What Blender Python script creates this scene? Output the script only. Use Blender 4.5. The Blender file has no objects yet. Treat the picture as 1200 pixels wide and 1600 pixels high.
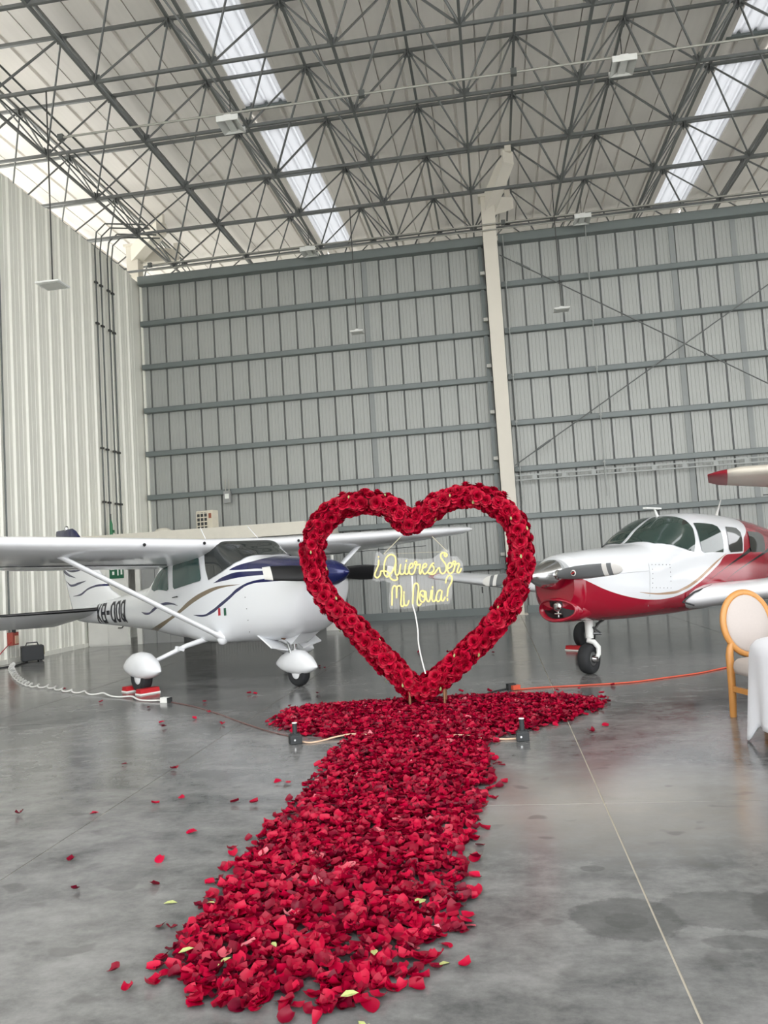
import bpy, bmesh, math, random
from mathutils import Vector, Matrix
random.seed(7)
SC = bpy.context.scene
COL = SC.collection
R = math.radians

# ---------------------------------------------------------------- camera
F_PX, YAW, PITCH, ROLL = 1225.9, 0.1372, 0.0690, -0.0624
CAM_P = Vector((0, 0, 1.5))
fw = Vector((-math.sin(YAW)*math.cos(PITCH), math.cos(YAW)*math.cos(PITCH), math.sin(PITCH)))
rt = Vector((math.cos(YAW), math.sin(YAW), 0))
up = rt.cross(fw)
c_r = math.cos(ROLL)*rt + math.sin(ROLL)*up
c_u = -math.sin(ROLL)*rt + math.cos(ROLL)*up
cam = bpy.data.cameras.new('camera')
cam.sensor_fit = 'HORIZONTAL'; cam.sensor_width = 36.0; cam.lens = F_PX*36.0/1200.0
cam.clip_end = 400
cam_o = bpy.data.objects.new('camera', cam); COL.objects.link(cam_o)
cam_o.matrix_world = Matrix(((c_r.x, c_u.x, -fw.x, CAM_P.x), (c_r.y, c_u.y, -fw.y, CAM_P.y), (c_r.z, c_u.z, -fw.z, CAM_P.z), (0, 0, 0, 1)))
SC.camera = cam_o

# ---------------------------------------------------------------- world: bright overcast sky
world = bpy.data.worlds.new('overcast_sky'); SC.world = world; world.use_nodes = True
bg = world.node_tree.nodes['Background']
bg.inputs[0].default_value = (0.98, 0.985, 1.0, 1); bg.inputs[1].default_value = 2.6
SC.view_settings.view_transform = 'Standard'; SC.view_settings.look = 'None'
SC.view_settings.gamma = 1.0; SC.view_settings.use_curve_mapping = False
SC.view_settings.exposure = 0.86
cy = SC.cycles
world.cycles.sampling_method = 'NONE'      # an even sky: found by bounced rays alone
cy.max_bounces = 6; cy.diffuse_bounces = 4; cy.glossy_bounces = 3; cy.transmission_bounces = 3; cy.transparent_max_bounces = 6
cy.caustics_reflective = False; cy.caustics_refractive = False

# ---------------------------------------------------------------- materials
def lin(c):
    return tuple((v/255/12.92 if v/255 <= .04045 else ((v/255+.055)/1.055)**2.4) for v in c)
class NT:
    def __init__(s, name):
        s.m = bpy.data.materials.new(name); s.m.use_nodes = True
        s.t = s.m.node_tree; s.b = s.t.nodes['Principled BSDF']; s.out = s.t.nodes['Material Output']
    def n(s, typ, **kw):
        nd = s.t.nodes.new(typ)
        for k, v in kw.items(): setattr(nd, k, v)
        return nd
    def l(s, a, b): s.t.links.new(a, b)
    def math(s, op, a, b=None, clamp=False):
        nd = s.n('ShaderNodeMath', operation=op); nd.use_clamp = clamp
        for i, v in enumerate((a, b)):
            if v is None: continue
            if isinstance(v, (int, float)): nd.inputs[i].default_value = v
            else: s.l(v, nd.inputs[i])
        return nd.outputs[0]
    def mix(s, f, a, b):
        nd = s.n('ShaderNodeMix', data_type='RGBA')
        for i, v in ((0, f), (6, a), (7, b)):
            if isinstance(v, (int, float)): nd.inputs[i].default_value = v
            elif isinstance(v, tuple): nd.inputs[i].default_value = (*v[:3], 1)
            else: s.l(v, nd.inputs[i])
        return nd.outputs[2]
    def noise(s, vec, scale, detail=3, rough=.5):
        nd = s.n('ShaderNodeTexNoise'); nd.inputs['Scale'].default_value = scale
        nd.inputs['Detail'].default_value = detail; nd.inputs['Roughness'].default_value = rough
        if vec is not None: s.l(vec, nd.inputs['Vector'])
        return nd.outputs['Fac']
    def ramp(s, f, lo, hi):
        nd = s.n('ShaderNodeMapRange'); s.l(f, nd.inputs[0])
        nd.inputs[1].default_value = lo; nd.inputs[2].default_value = hi
        return nd.outputs[0]
    def pos(s): return s.n('ShaderNodeNewGeometry').outputs['Position']
    def objc(s): return s.n('ShaderNodeTexCoord').outputs['Object']
    def set(s, **kw):
        for k, v in kw.items():
            i = s.b.inputs[k.replace('_', ' ')]
            if isinstance(v, tuple): i.default_value = (*v[:3], 1)
            elif isinstance(v, (int, float)): i.default_value = v
            else: s.l(v, i)
        return s
MATS = {}
def mat(name, rgb, rough=.5, metal=0., var=.08, scale=6., stretch=None, **kw):
    """plain procedural material: a colour with faint noise mottling"""
    if name in MATS: return MATS[name]
    c = lin(rgb); t = NT(name)
    v = t.objc()
    if stretch:
        mp = t.n('ShaderNodeMapping'); t.l(v, mp.inputs[0]); mp.inputs['Scale'].default_value = stretch; v = mp.outputs[0]
    f = t.noise(v, scale)
    col = t.mix(f, tuple(x*(1-var) for x in c), tuple(min(1, x*(1+var)) for x in c))
    t.set(Base_Color=col, Roughness=rough, Metallic=metal, **kw)
    MATS[name] = t.m
    return t.m

# ---------------------------------------------------------------- mesh helpers
def obj(name, me, m=None, parent=None, loc=None, kind=None, label=None, cat=None, group=None):
    o = bpy.data.objects.new(name, me); COL.objects.link(o)
    if m is not None and me is not None and not me.materials: me.materials.append(m)
    if parent is not None: o.parent = parent
    if loc is not None: o.location = loc
    return tag(o, label, cat, group, kind)
def tag(o, label=None, cat=None, group=None, kind=None):
    if label: o['label'] = label
    if cat: o['category'] = cat
    if group: o['group'] = group
    if kind: o['kind'] = kind
    return o
def empty(name, loc, rz=0., **kw):
    o = bpy.data.objects.new(name, None); COL.objects.link(o)
    o.location = loc; o.rotation_euler = (0, 0, rz); o.empty_display_size = .1
    return tag(o, **kw)
class MB:
    """collects simple shapes into one mesh"""
    def __init__(s): s.v = []; s.f = []; s.sm = []
    def add(s, vs, fs, smooth=False):
        o = len(s.v); s.v += [tuple(p) for p in vs]
        s.f += [tuple(i+o for i in f) for f in fs]; s.sm += [smooth]*len(fs); return s
    def box(s, c, d, rz=0., M=None):
        x, y, z = (k/2 for k in d)
        P = [Vector((sx*x, sy*y, sz*z)) for sz in (-1, 1) for sx, sy in ((-1, -1), (1, -1), (1, 1), (-1, 1))]
        if M is not None: P = [M @ p for p in P]
        elif rz: m = Matrix.Rotation(rz, 3, 'Z'); P = [m @ p for p in P]
        c = Vector(c)
        return s.add([p+c for p in P], [(3, 2, 1, 0), (4, 5, 6, 7), (0, 1, 5, 4), (1, 2, 6, 5), (2, 3, 7, 6), (3, 0, 4, 7)])
    def bar(s, p, q, w, h=None, upv=(0, 0, 1)):
        p = Vector(p); q = Vector(q); h = h or w; d = (q-p)
        if d.length < 1e-6: return s
        d.normalize(); u = Vector(upv)
        if abs(d.dot(u)) > .98: u = Vector((1, 0, 0))
        sd = d.cross(u).normalized(); u = sd.cross(d)
        P = [b+sd*(i*w/2)+u*(j*h/2) for b in (p, q) for i, j in ((-1, -1), (1, -1), (1, 1), (-1, 1))]
        return s.add(P, [(0, 1, 2, 3), (7, 6, 5, 4), (4, 5, 1, 0), (5, 6, 2, 1), (6, 7, 3, 2), (7, 4, 0, 3)])
    def tube(s, pts, r, n=8, caps=True, smooth=True):
        pts = [Vector(p) for p in pts]; m = len(pts)
        rr = r if isinstance(r, (list, tuple)) else [r]*m
        V = []; pu = None
        for i, p in enumerate(pts):
            d = (pts[min(i+1, m-1)]-pts[max(i-1, 0)])
            d = d.normalized() if d.length > 1e-9 else Vector((0, 0, 1))
            if pu is None: pu = Vector((0, 0, 1)) if abs(d.z) < .95 else Vector((1, 0, 0))
            sd = d.cross(pu)
            if sd.length < 1e-5: sd = d.orthogonal()
            sd.normalize(); pu = sd.cross(d).normalized()
            V += [p+rr[i]*(math.cos(2*math.pi*k/n)*sd+math.sin(2*math.pi*k/n)*pu) for k in range(n)]
        Fs = [(i*n+k, i*n+(k+1) % n, (i+1)*n+(k+1) % n, (i+1)*n+k) for i in range(m-1) for k in range(n)]
        s.add(V, Fs, smooth)
        if caps:
            s.add(V[:n], [tuple(range(n))[::-1]]); s.add(V[-n:], [tuple(range(n))])
        return s
    def loft(s, rings, caps=True, smooth=True, closed=True):
        n = len(rings[0]); V = [p for r in rings for p in r]
        Fs = [(i*n+k, (i+1)*n+k, (i+1)*n+(k+1) % n, i*n+(k+1) % n) for i in range(len(rings)-1) for k in range(n if closed else n-1)]
        s.add(V, Fs, smooth)
        if caps:
            s.add(rings[0], [tuple(range(n))]); s.add(rings[-1], [tuple(range(n))[::-1]])
        return s
    def lathe(s, prof, c=(0, 0, 0), axis='Z', n=24, M=None):
        """prof: (radius, height) pairs"""
        rings = []
        for r, h in prof:
            ring = []
            for k in range(n):
                t = 2*math.pi*k/n; x, y = r*math.cos(t), r*math.sin(t)
                p = {'Z': Vector((x, y, h)), 'X': Vector((h, x, y)), 'Y': Vector((y, h, x))}[axis]
                if M is not None: p = M @ p
                ring.append(p+Vector(c))
            rings.append(ring)
        return s.loft(rings)
    def prism(s, poly, fn, t0, t1):
        """extrude a 2-D polygon; fn(u, v, t) gives the 3-D point"""
        n = len(poly); V = [fn(u, v, t0) for u, v in poly]+[fn(u, v, t1) for u, v in poly]
        return s.add(V, [tuple(range(n))[::-1], tuple(range(n, 2*n))]+[(k, (k+1) % n, n+(k+1) % n, n+k) for k in range(n)])
    def mesh(s, name='m'):
        me = bpy.data.meshes.new(name); me.from_pydata(s.v, [], s.f)
        me.polygons.foreach_set('use_smooth', s.sm); 
        bm = bmesh.new(); bm.from_mesh(me); bmesh.ops.recalc_face_normals(bm, faces=bm.faces); bm.to_mesh(me); bm.free()
        me.update(); return me
    def build(s, name, m, parent=None, **kw): return obj(name, s.mesh(name), m, parent, **kw)
def project(p):
    q = Vector(p)-CAM_P; z = q.dot(fw)
    return (600+F_PX*q.dot(c_r)/z, 800-F_PX*q.dot(c_u)/z, z) if z > .1 else (-9e9, -9e9, z)
def in_frame(p, pad=40):
    x, y, z = project(p); return z > 0 and -pad < x < 1200+pad and -pad < y < 1600+pad
def bevel(o, w, seg=2):
    b = o.modifiers.new('soft_edges', 'BEVEL'); b.width = w; b.segments = seg; b.limit_method = 'ANGLE'; return o
def catmull(pts, k=6, closed=False):
    P = [Vector(p) for p in pts]; n = len(P); out = []
    for i in range(n if closed else n-1):
        g = lambda j: P[j % n] if closed else P[max(0, min(n-1, j))]
        a, b, c, d = g(i-1), g(i), g(i+1), g(i+2)
        for j in range(k):
            t = j/k
            out.append(.5*((2*b)+(c-a)*t+(2*a-5*b+4*c-d)*t*t+(3*b-3*c+d-a)*t**3))
    if not closed: out.append(P[-1])
    return out

# ================================================================ THE SETTING
X_L, Y_B, X_R, Y_F, WALL_H = -9.95, 21.8, 21.0, -3.0, 10.42

# ---- floor: cast slabs with pale joint filler
t = NT('polished_concrete')
P = t.pos()
mp = t.n('ShaderNodeMapping'); t.l(P, mp.inputs[0]); mp.inputs['Scale'].default_value = (.75, 1.0, 1)
n1 = t.noise(mp.outputs[0], .8, 8, .66); n2 = t.noise(mp.outputs[0], 4.2, 9, .74); n3 = t.noise(P, 30, 5, .65)
m1 = t.math('ADD', t.math('MULTIPLY', n1, .5), t.math('MULTIPLY', n2, .5))
base = t.mix(t.ramp(m1, .39, .61), lin((76, 77, 77)), lin((140, 140, 139)))
base = t.mix(t.math('MULTIPLY', n3, .22), base, lin((100, 101, 100)))
def blob(cx, cy, rx, ry, soft=.25, wob=.5):
    mpb = t.n('ShaderNodeMapping'); t.l(P, mpb.inputs[0])
    mpb.inputs['Location'].default_value = (-cx/rx, -cy/ry, 0); mpb.inputs['Scale'].default_value = (1/rx, 1/ry, 0)
    ln = t.n('ShaderNodeVectorMath', operation='LENGTH'); t.l(mpb.outputs[0], ln.inputs[0])
    d = t.math('ADD', ln.outputs['Value'], t.math('MULTIPLY', t.math('SUBTRACT', n2, .5), wob*2))
    return t.ramp(d, 1.0, 1.0-soft)
pale = blob(.55, 5.0, 1.2, 1.0, .9, .8)
base = t.mix(t.math('MULTIPLY', pale, .55), base, lin((176, 171, 162)))
for cx, cy, rx, ry, k in ((.42, 3.42, .24, .20, .5), (.42, 3.40, .09, .07, .35), (.84, 3.5, .30, .2, .45), (1.25, 3.5, .33, .22, .5), (.80, 3.22, .14, .06, .4), (.35, 3.95, .06, .04, .4), (-2.2, 6.4, .5, .3, .2), (1.5, 6.2, .7, .35, .25), (-2.1, 5.9, .25, .12, .3)):
    base = t.mix(t.math('MULTIPLY', blob(cx, cy, rx, ry, .12, .45), k), base, lin((66, 67, 66)))
vor = t.n('ShaderNodeTexNoise'); vor.inputs['Scale'].default_value = 4.6; vor.inputs['Detail'].default_value = 1.5
t.l(mp.outputs[0], vor.inputs['Vector'])
spots = t.ramp(vor.outputs['Fac'], .66, .70)
base = t.mix(t.math('MULTIPLY', spots, .45), base, lin((84, 84, 83)))
rg = t.n('ShaderNodeMapRange'); t.l(m1, rg.inputs[0]); rg.inputs[1].default_value = .3; rg.inputs[2].default_value = .7
rg.inputs[3].default_value = .10; rg.inputs[4].default_value = .24
t.set(Base_Color=base, Roughness=rg.outputs[0], Specular_IOR_Level=.5)
bump = t.n('ShaderNodeBump'); bump.inputs['Strength'].default_value = .04; bump.inputs['Distance'].default_value = .01
t.l(n3, bump.inputs['Height']); t.l(bump.outputs[0], t.b.inputs['Normal'])
M_FLOOR = t.m
M_FILL = mat('joint_filler', (196, 190, 174), .7)
fl = MB().box(((X_L+X_R)/2, (Y_F+30)/2, -.06), (X_R-X_L+6, 30-Y_F+1, .11)).build('floor', M_FILL, kind='structure')
xs = [.54+3.2*k for k in range(-4, 8)]; ys = [4.95+3.2*k for k in range(-4, 9)]
for i in range(len(xs)-1):
    for j in range(len(ys)-1):
        g = .0048
        MB().box(((xs[i]+xs[i+1])/2, (ys[j]+ys[j+1])/2, -.04), (3.2-2*g, 3.2-2*g, .08)).build('floor_slab', M_FLOOR, fl)
MB().box((5, -20, -.17), (260, 260, .1)).build('ground', mat('apron_concrete', (226, 224, 218), .8, scale=1.), kind='structure')  # unseen ground, paler than concrete to bounce light up to the roof

# ---- back wall: standing-seam panels between girts
M_BACK = mat('galvanised_wall', (166, 169, 165), .45, .1, .03, 2., (9, 1, .2))
M_BACKD = mat('wall_backing', (40, 42, 42), .6)  # same wall metal, coloured dark as shade behind the seams
M_GIRT = mat('girt_paint', (116, 124, 123), .45, .1, .05)
wb = MB().box(((X_L+12.5)/2, Y_B+.12, WALL_H/2), (12.5-X_L, .06, WALL_H)).build('wall_back', M_BACKD, kind='structure')
MB().box(((12.5+X_R)/2, Y_B+.05, WALL_H/2), (X_R-12.5, .2, WALL_H)).build('wall_back_far', M_BACK, wb)
def seam_panel(w, h):
    g = .05; prof = [(0, .075), (g*.5, .075), (g*.5, 0)]
    for c in (.22, .42, .62, .82):
        x = c*w; prof += [(x-.012, 0), (x-.005, -.007), (x+.005, -.007), (x+.012, 0)]
    prof += [(w-g*.5, 0), (w-g*.5, .075), (w, .075)]
    mb = MB(); n = len(prof)
    mb.add([(x, y, z) for z in (0, h) for x, y in prof], [(k, k+1, n+k+1, n+k) for k in range(n-1)])
    return mb.mesh('wall_panel')
pm1 = seam_panel(.5, WALL_H); pm2 = seam_panel(.515, WALL_H)
M_SEAM_SHADE = mat('seam_gasket', (104, 107, 105), .7)  # dark strips paint in the shadow of the open panel joints
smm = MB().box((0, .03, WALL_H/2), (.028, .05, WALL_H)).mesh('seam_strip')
for k in range(22): obj('seam_strip', smm, M_SEAM_SHADE, wb, (-10.22+.5*k, Y_B, 0))
for k in range(24): obj('seam_strip', smm, M_SEAM_SHADE, wb, (.28+.515*k, Y_B, 0))
for k in range(21): obj('wall_panel', pm1, M_BACK, wb, (-10.22+.5*k, Y_B, 0))
for k in range(23): obj('wall_panel', pm2, M_BACK, wb, (.28+.515*k, Y_B, 0))
GZ = [1.3, 2.62, 3.92, 5.2, 6.49, 7.79, 9.1]
def zee(x0, x1, z, h=.135, d=.16):
    mb = MB(); L = x1-x0; xc = (x0+x1)/2
    mb.box((xc, Y_B-d+.006, z), (L, .012, h)); mb.box((xc, Y_B-d/2, z-h/2), (L, d, .012)); mb.box((xc, Y_B-d/2, z+h/2), (L, d, .012))
    mb.box((xc, Y_B-d+.012, z+h/2-.03), (L, .016, .05))
    return mb
for z in GZ:
    zee(X_L+.03, .27, z).build('girt', M_GIRT, wb); zee(.70, 11.5, z).build('girt', M_GIRT, wb)
    MB().box((.2, Y_B-.25, z+.33), (.12, .1, .09)).build('girt_clip', mat('clip_white', (205, 205, 198), .5), wb)
zee(X_L+.03, .27, 10.38, .24, .24).build('top_girt', M_GIRT, wb); zee(.70, 11.5, 10.38, .24, .24).build('top_girt', M_GIRT, wb)
MB().box((-4.9, Y_B-.03, .1), (10.1, .05, .2)).build('base_angle', M_GIRT, wb); MB().box((6, Y_B-.03, .1), (10.5, .05, .2)).build('base_angle', M_GIRT, wb)
MB().box((.17, Y_B-.06, WALL_H/2), (.1, .12, WALL_H)).build('wall_post', M_GIRT, wb)
for x in (-3.15, 5.35, 6.95): MB().box((x, Y_B-.012, WALL_H/2), (.14, .02, WALL_H)).build('wall_post', mat('post_grey', (140, 145, 143), .5), wb)
# lattice girt of the right bay
M_LAT = mat('lattice_steel', (150, 154, 151), .45, .2)
mb = MB()
for z in (3.60, 3.72): mb.box((6.1, Y_B-.3, z), (10.8, .05, .035))
for k in range(14): mb.box((1.2+k*.78, Y_B-.3, 3.66), (.12, .03, .1))
mb.build('lattice_girt', M_LAT, wb)
# rod bracing
M_ROD = mat('steel_rod', (104, 108, 106), .5, .3)
br = empty('rod_bracing', (.7, 21.42, 4.0), label='thin steel X rod bracing across the grey wall right of the pale column', cat='bracing')
for p, q in (((0, 0, 5.86), (9.9, 0, -.45)), ((0, -.03, 0), (9.9, -.03, 6.1))): MB().tube([p, q], .017, 6).build('brace_rod', M_ROD, br)
for p, d in (((.42, 0, 5.6), (1, 0, -.637)), ((.6, -.03, .37), (1, 0, .616))):
    d = Vector(d).normalized(); p = Vector(p); MB().tube([p, p+d*.45], .03, 6).build('turnbuckle', M_ROD, br)
for x, la in ((.82, 'thin vertical sag rod beside the pale column'), (3.05, 'long vertical conduit rod crossing the girts right of the column')):
    o = empty('sag_rod', (x, 21.44, 3.0), label=la, cat='rod')
    MB().tube([(0, 0, 0), (0, 0, 7.4)], .016, 6).build('rod', M_LAT, o)
    for k, z in enumerate(GZ[2:]): MB().box((0, .03, z-3.0), (.06, .05, .05)).build('rod_clip', M_LAT, o)

# ---- left wall: ribbed white sheets
M_LEFT = mat('white_ribbed_sheet', (240, 240, 230), .38, .0, .05, 2., (1, 6, .3))
wl = MB().box((X_L-.1, (Y_F+Y_B)/2, WALL_H/2), (.1, Y_B-Y_F, WALL_H)).build('wall_left', M_LEFT, kind='structure')
def rib_panel(w, h):
    prof = [(0, 0)]
    for c in (.13, .13+.505):
        prof += [(c-.055, 0), (c-.03, .045), (c+.03, .045), (c+.055, 0)]
        for e in (.17, .335): prof += [(c+e-.02, 0), (c+e-.01, .008), (c+e+.01, .008), (c+e+.02, 0)]
    prof = [p for p in prof if p[0] < w]+[(w, 0)]
    n = len(prof); mb = MB()
    mb.add([(y, x, z) for z in (0, h) for x, y in prof], [(k, k+1, n+k+1, n+k) for k in range(n-1)])
    return mb.mesh('wall_panel')
rp = rib_panel(1.01, WALL_H+.02)
for k in range(28):
    y = 15.32-.13+1.01*(k-21)
    if y+1.01 < Y_B+.3: obj('wall_panel', rp, M_LEFT, wl, (X_L, y, 0))
MB().box((X_L+.01, (Y_F+Y_B)/2, .05), (.06, Y_B-Y_F, .1)).build('base_flashing', M_LEFT, wl)
MB().box((X_L+.03, Y_B-.03, WALL_H/2), (.06, .06, WALL_H)).build('corner_trim', M_LEFT, wl)

MB().box((X_R+.1, (Y_F+15)/2, WALL_H/2), (.2, 15-Y_F, WALL_H)).build('wall_right', M_BACK, kind='structure')  # unseen partial wall, added and cut to block side light and reflections
MB().box((3.5, 30.2, 6.4), (36, .2, 12.8)).build('wall_rear', M_LEFT, kind='structure')  # unseen wall added to keep sky light off the far roof
# ---- roof sheets and skylights
def zr(x, y): return 12.74+.0013*x+.0142*(y-20)
M_ROOF = mat('roof_sheet', (238, 234, 228), .5, .0, .06, 1.5, (6, .3, 1))
t = NT('translucent_sheet')
tr = t.n('ShaderNodeBsdfTranslucent'); tr.inputs[0].default_value = (.54, .545, .55, 1)
df = t.n('ShaderNodeBsdfDiffuse'); 
cc = t.mix(t.noise(t.objc(), 3.), (.62, .64, .68), (.70, .72, .75)); t.l(cc, df.inputs[0])
ms = t.n('ShaderNodeMixShader'); ms.inputs[0].default_value = .22; t.l(tr.outputs[0], ms.inputs[1]); t.l(df.outputs[0], ms.inputs[2])
t.l(ms.outputs[0], t.out.inputs[0]); M_SKY = t.m
cl = empty('ceiling', (0, 0, 0), kind='structure')
PW = 1.115
def roof_strip(x0, w, y0, y1, dz=0, thick=.04, ribs=2):
    prof = [(0, 0)]
    for k in range(ribs):
        c = (k+.5)/ribs*w; prof += [(c-.05, 0), (c-.025, .05), (c+.025, .05), (c+.05, 0)]
    prof += [(w-.022, 0), (w-.022, .05), (w+.004, .05), (w+.004, -.004)]
    n = len(prof); mb = MB()
    V = [(x0+x, y, zr(x0+x, y)+z+dz) for y in (y0, y1) for x, z in prof]
    V += [(x0+x, y, zr(x0+x, y)+z+dz+thick) for y in (y0, y1) for x, z in prof]
    Fs = [(k, k+1, n+k+1, n+k) for k in range(n-1)]+[(2*n+k, 3*n+k, 3*n+k+1, 2*n+k+1) for k in range(n-1)]
    mb.add(V, Fs); return mb
for k in range(-18, 24):
    x0 = -5.22+PW*k
    if k % 10 == 0:
        for y0, y1 in ((Y_F, 1.0), (2.0, 9.3), (10.2, 17.75), (18.55, 26.5)):
            roof_strip(x0+.03, PW-.06, y0, y1, .03, .02, 3).build('skylight_sheet', M_SKY, cl)
        for y in (1.5, 9.75, 18.15, 26.95):
            roof_strip(x0, PW, y-.6 if y < 20 else 26.4, y+.6 if y < 20 else 30, .12).build('roof_sheet', M_ROOF, cl)
            MB().bar((x0-.05, y-.45, zr(x0, y)+.03), (x0+PW+.05, y-.45, zr(x0, y)+.03), .14, .12).build('roof_purlin', M_GIRT, cl)
        for e in (0, PW): MB().bar((x0+e, Y_F, zr(x0, Y_F)+.04), (x0+e, 27, zr(x0, 27)+.04), .09, .09).build('skylight_frame', M_ROOF, cl)
    else:
        roof_strip(x0, PW, Y_F, 30, 0, .04, 1).build('roof_sheet', M_ROOF, cl)

# ---- space frame
M_FR = mat('frame_steel', (110, 113, 112), .38, .25, .12, 4.)
M_FRL = mat('frame_steel_light', (146, 149, 147), .42, .3, .1, 4.)
sf = empty('space_frame', (0, 12, 10.8), label='grey steel space frame of chords and diagonal struts under the roof', cat='roof truss')
SFO = Vector((0, 12, 10.8))
S_, H_B, H_T = 2.253, 10.93, 12.56
ROWS = [4.72, 6.83, 8.93, 11.04, 13.15, 15.28, 17.41, 19.60, 22.07, 24.5]
TROW = [3.65, 5.72, 7.79, 9.87, 11.96, 14.05, 16.14, 18.31, 20.78, 23.33, 25.85]
BX = lambda i: -8.971+S_*i
TX = lambda i: -7.848+S_*i
zb_ = lambda x, y: H_B-.05+.0013*x+.0142*(y-20)
zt_ = lambda x, y: H_T+.0013*x+.0142*(y-20)
cols = range(-2, 11)
def rel(p): return Vector(p)-SFO
x0, x1 = BX(-2), BX(10)
for y in ROWS:
    mb = MB(); a, b = rel((x0, y, zb_(x0, y))), rel((x1, y, zb_(x1, y)))
    mb.bar(a, b, .045, .06); mb.bar(a+Vector((0, -.04, -.04)), b+Vector((0, -.04, -.04)), .03, .02)
    mb.build('bottom_chord', M_FR, sf)
for i in cols:
    x = BX(i); MB().bar(rel((x, ROWS[0], zb_(x, ROWS[0])-.02)), rel((x, ROWS[-1], zb_(x, ROWS[-1])-.02)), .05, .055).build('bottom_chord', M_FR, sf)
for y in TROW: MB().bar(rel((TX(-2), y, zt_(TX(-2), y))), rel((TX(9), y, zt_(TX(9), y))), .055, .065).build('top_chord', M_FR, sf)
for i in range(-2, 10):
    x = TX(i); MB().bar(rel((x, TROW[0], zt_(x, TROW[0])-.01)), rel((x, TROW[-1], zt_(x, TROW[-1])-.01)), .055, .06).build('top_chord', M_FR, sf)
um = MB().tube([(0, 0, 0), (0, 0, 1)], 1, 6, caps=False).mesh('strut'); um.materials.append(M_FR)
uml = um.copy(); uml.materials.clear(); uml.materials.append(M_FRL)
npm = MB().box((0, 0, 0), (.2, .02, .14)).box((0, 0, 0), (.02, .2, .14)).mesh('node_plate'); npm.materials.append(M_FR)
rest = MB(); nst = 0
for i in cols:
    for j, y in enumerate(ROWS):
        p = Vector((BX(i), y, zb_(BX(i), y)))
        if in_frame(p): obj('node_plate', npm, None, sf, rel(p)+Vector((0, 0, .06)))
        for di in (-1, 0):
            for dj in (0, 1):
                if not (-2 <= i+di <= 9): continue
                q = Vector((TX(i+di), TROW[j+dj], zt_(TX(i+di), TROW[j+dj])))
                a, b = rel(p), rel(q)
                if in_frame((p+q)/2, 60) and nst < 300:
                    nst += 1; d = b-a
                    o = obj('diagonal_strut', um, None, sf, a)
                    r_ = .021 if (i+j) % 4 else .025
                    o.rotation_mode = 'QUATERNION'; o.rotation_quaternion = d.to_track_quat('Z', 'Y'); o.scale = (r_, r_, d.length)
                else: rest.tube([a, b], .03, 5, caps=False)
if rest.v: rest.build('diagonal_strut', M_FR, sf, kind='stuff')
for i in range(-2, 10):
    for y in TROW:
        q = Vector((TX(i), y, zt_(TX(i), y)-.08))
        if in_frame(q): obj('node_plate', npm, None, sf, rel(q))

# ================================================================ COLUMNS, LAMPS, PIPES
M_COL = mat('column_paint', (222, 217, 204), .55, 0, .05, 1.5)
def column(x, y, h, arms, label):
    o = empty('support_column', (x, y, 0), label=label, cat='column')
    MB().box((0, 0, h/2), (.37, .37, h)).build('shaft', M_COL, o)
    MB().box((0, 0, h+.03), (.5, .5, .06)).build('cap_plate', M_COL, o)
    MB().box((0, 0, .01), (.55, .5, .02)).build('base_plate', M_COL, o)
    for ax, ay, az in arms:
        d = Vector((ax, ay, 0)); L = d.length; d.normalize(); s = Vector((-d.y, d.x, 0))
        a = Vector((0, 0, h-.25)); b = Vector((ax, ay, az-.28))
        mb = MB()
        rings = []
        for p, hh, w in ((a, .50, .34), (a+(b-a)*.55, .44, .34), (b, .34, .34)):
            rings.append([p+s*(i*w/2)+Vector((0, 0, j*hh/2)) for i, j in ((-1, -1), (1, -1), (1, 1), (-1, 1))])
        mb.loft(rings, smooth=False)
        mb.build('corbel_arm', M_COL, o)
        MB().box(b+Vector((0, 0, .27)), (.16, .16, .3)).build('bearing_post', M_COL, o)
    return o
column(.47, 21.38, 11.45, ((.62, -.85, 12.42), (.62, 1.3, 12.1)), 'tall pale square column in front of the grey wall with bracket arms')
column(-10.5, 22.7, 11.9, ((1.3, -.9, 12.3), (1.0, 1.0, 12.2)), 'pale column head rising behind the top of the left corner')

M_LAMPW = mat('lamp_white', (226, 228, 224), .4)
M_LENS = mat('lamp_lens', (196, 198, 194), .25)
M_DARK = mat('dark_cord', (62, 62, 60), .6)
def highbay(x, y, z, label):
    o = empty('high_bay_lamp', (x, y, z), label=label, cat='lamp', group='high bay roof lamps')
    MB().box((0, 0, .05), (.20, .62, .1)).box((0, 0, .11), (.14, .3, .04)).build('housing', M_LAMPW, o)
    for s in (-1, 1):
        MB().add([(s*.10, -.31, .02), (s*.30, -.31, -.12), (s*.30, .31, -.12), (s*.10, .31, .02), (s*.10, -.31, .08), (s*.31, -.31, -.09), (s*.31, .31, -.09), (s*.10, .31, .08)],
                 [(0, 1, 2, 3), (4, 5, 6, 7), (0, 1, 5, 4), (2, 3, 7, 6), (1, 2, 6, 5)]).build('reflector_wing', M_LENS, o)
    MB().box((0, 0, -.03), (.19, .6, .05)).build('lens', M_LAMPW, o)
    for s in (-1, 1): MB().box((0, s*.33, -.02), (.62, .03, .16)).build('end_cap', M_LAMPW, o)
    MB().tube([(0, 0, .1), (0, 0, (10.95-z)/.7)], .014, 6).build('hanger', M_DARK, o)
    o.scale = (.7, .7, .7)
highbay(-4.50, 14.25, 10.28, 'white high bay lamp under the frame beside the left skylight')
highbay(2.93, 14.28, 10.34, 'white high bay lamp hanging upper right below the roof frame')
highbay(2.92, 21.0, 10.42, 'white high bay lamp at the top of the grey wall right of the column')
highbay(-4.55, 21.0, 10.42, 'white high bay lamp at the top of the wall below the left skylight')
highbay(-1.0, 11.3, 10.42, 'white high bay lamp cut by the top edge of the photo')
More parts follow.
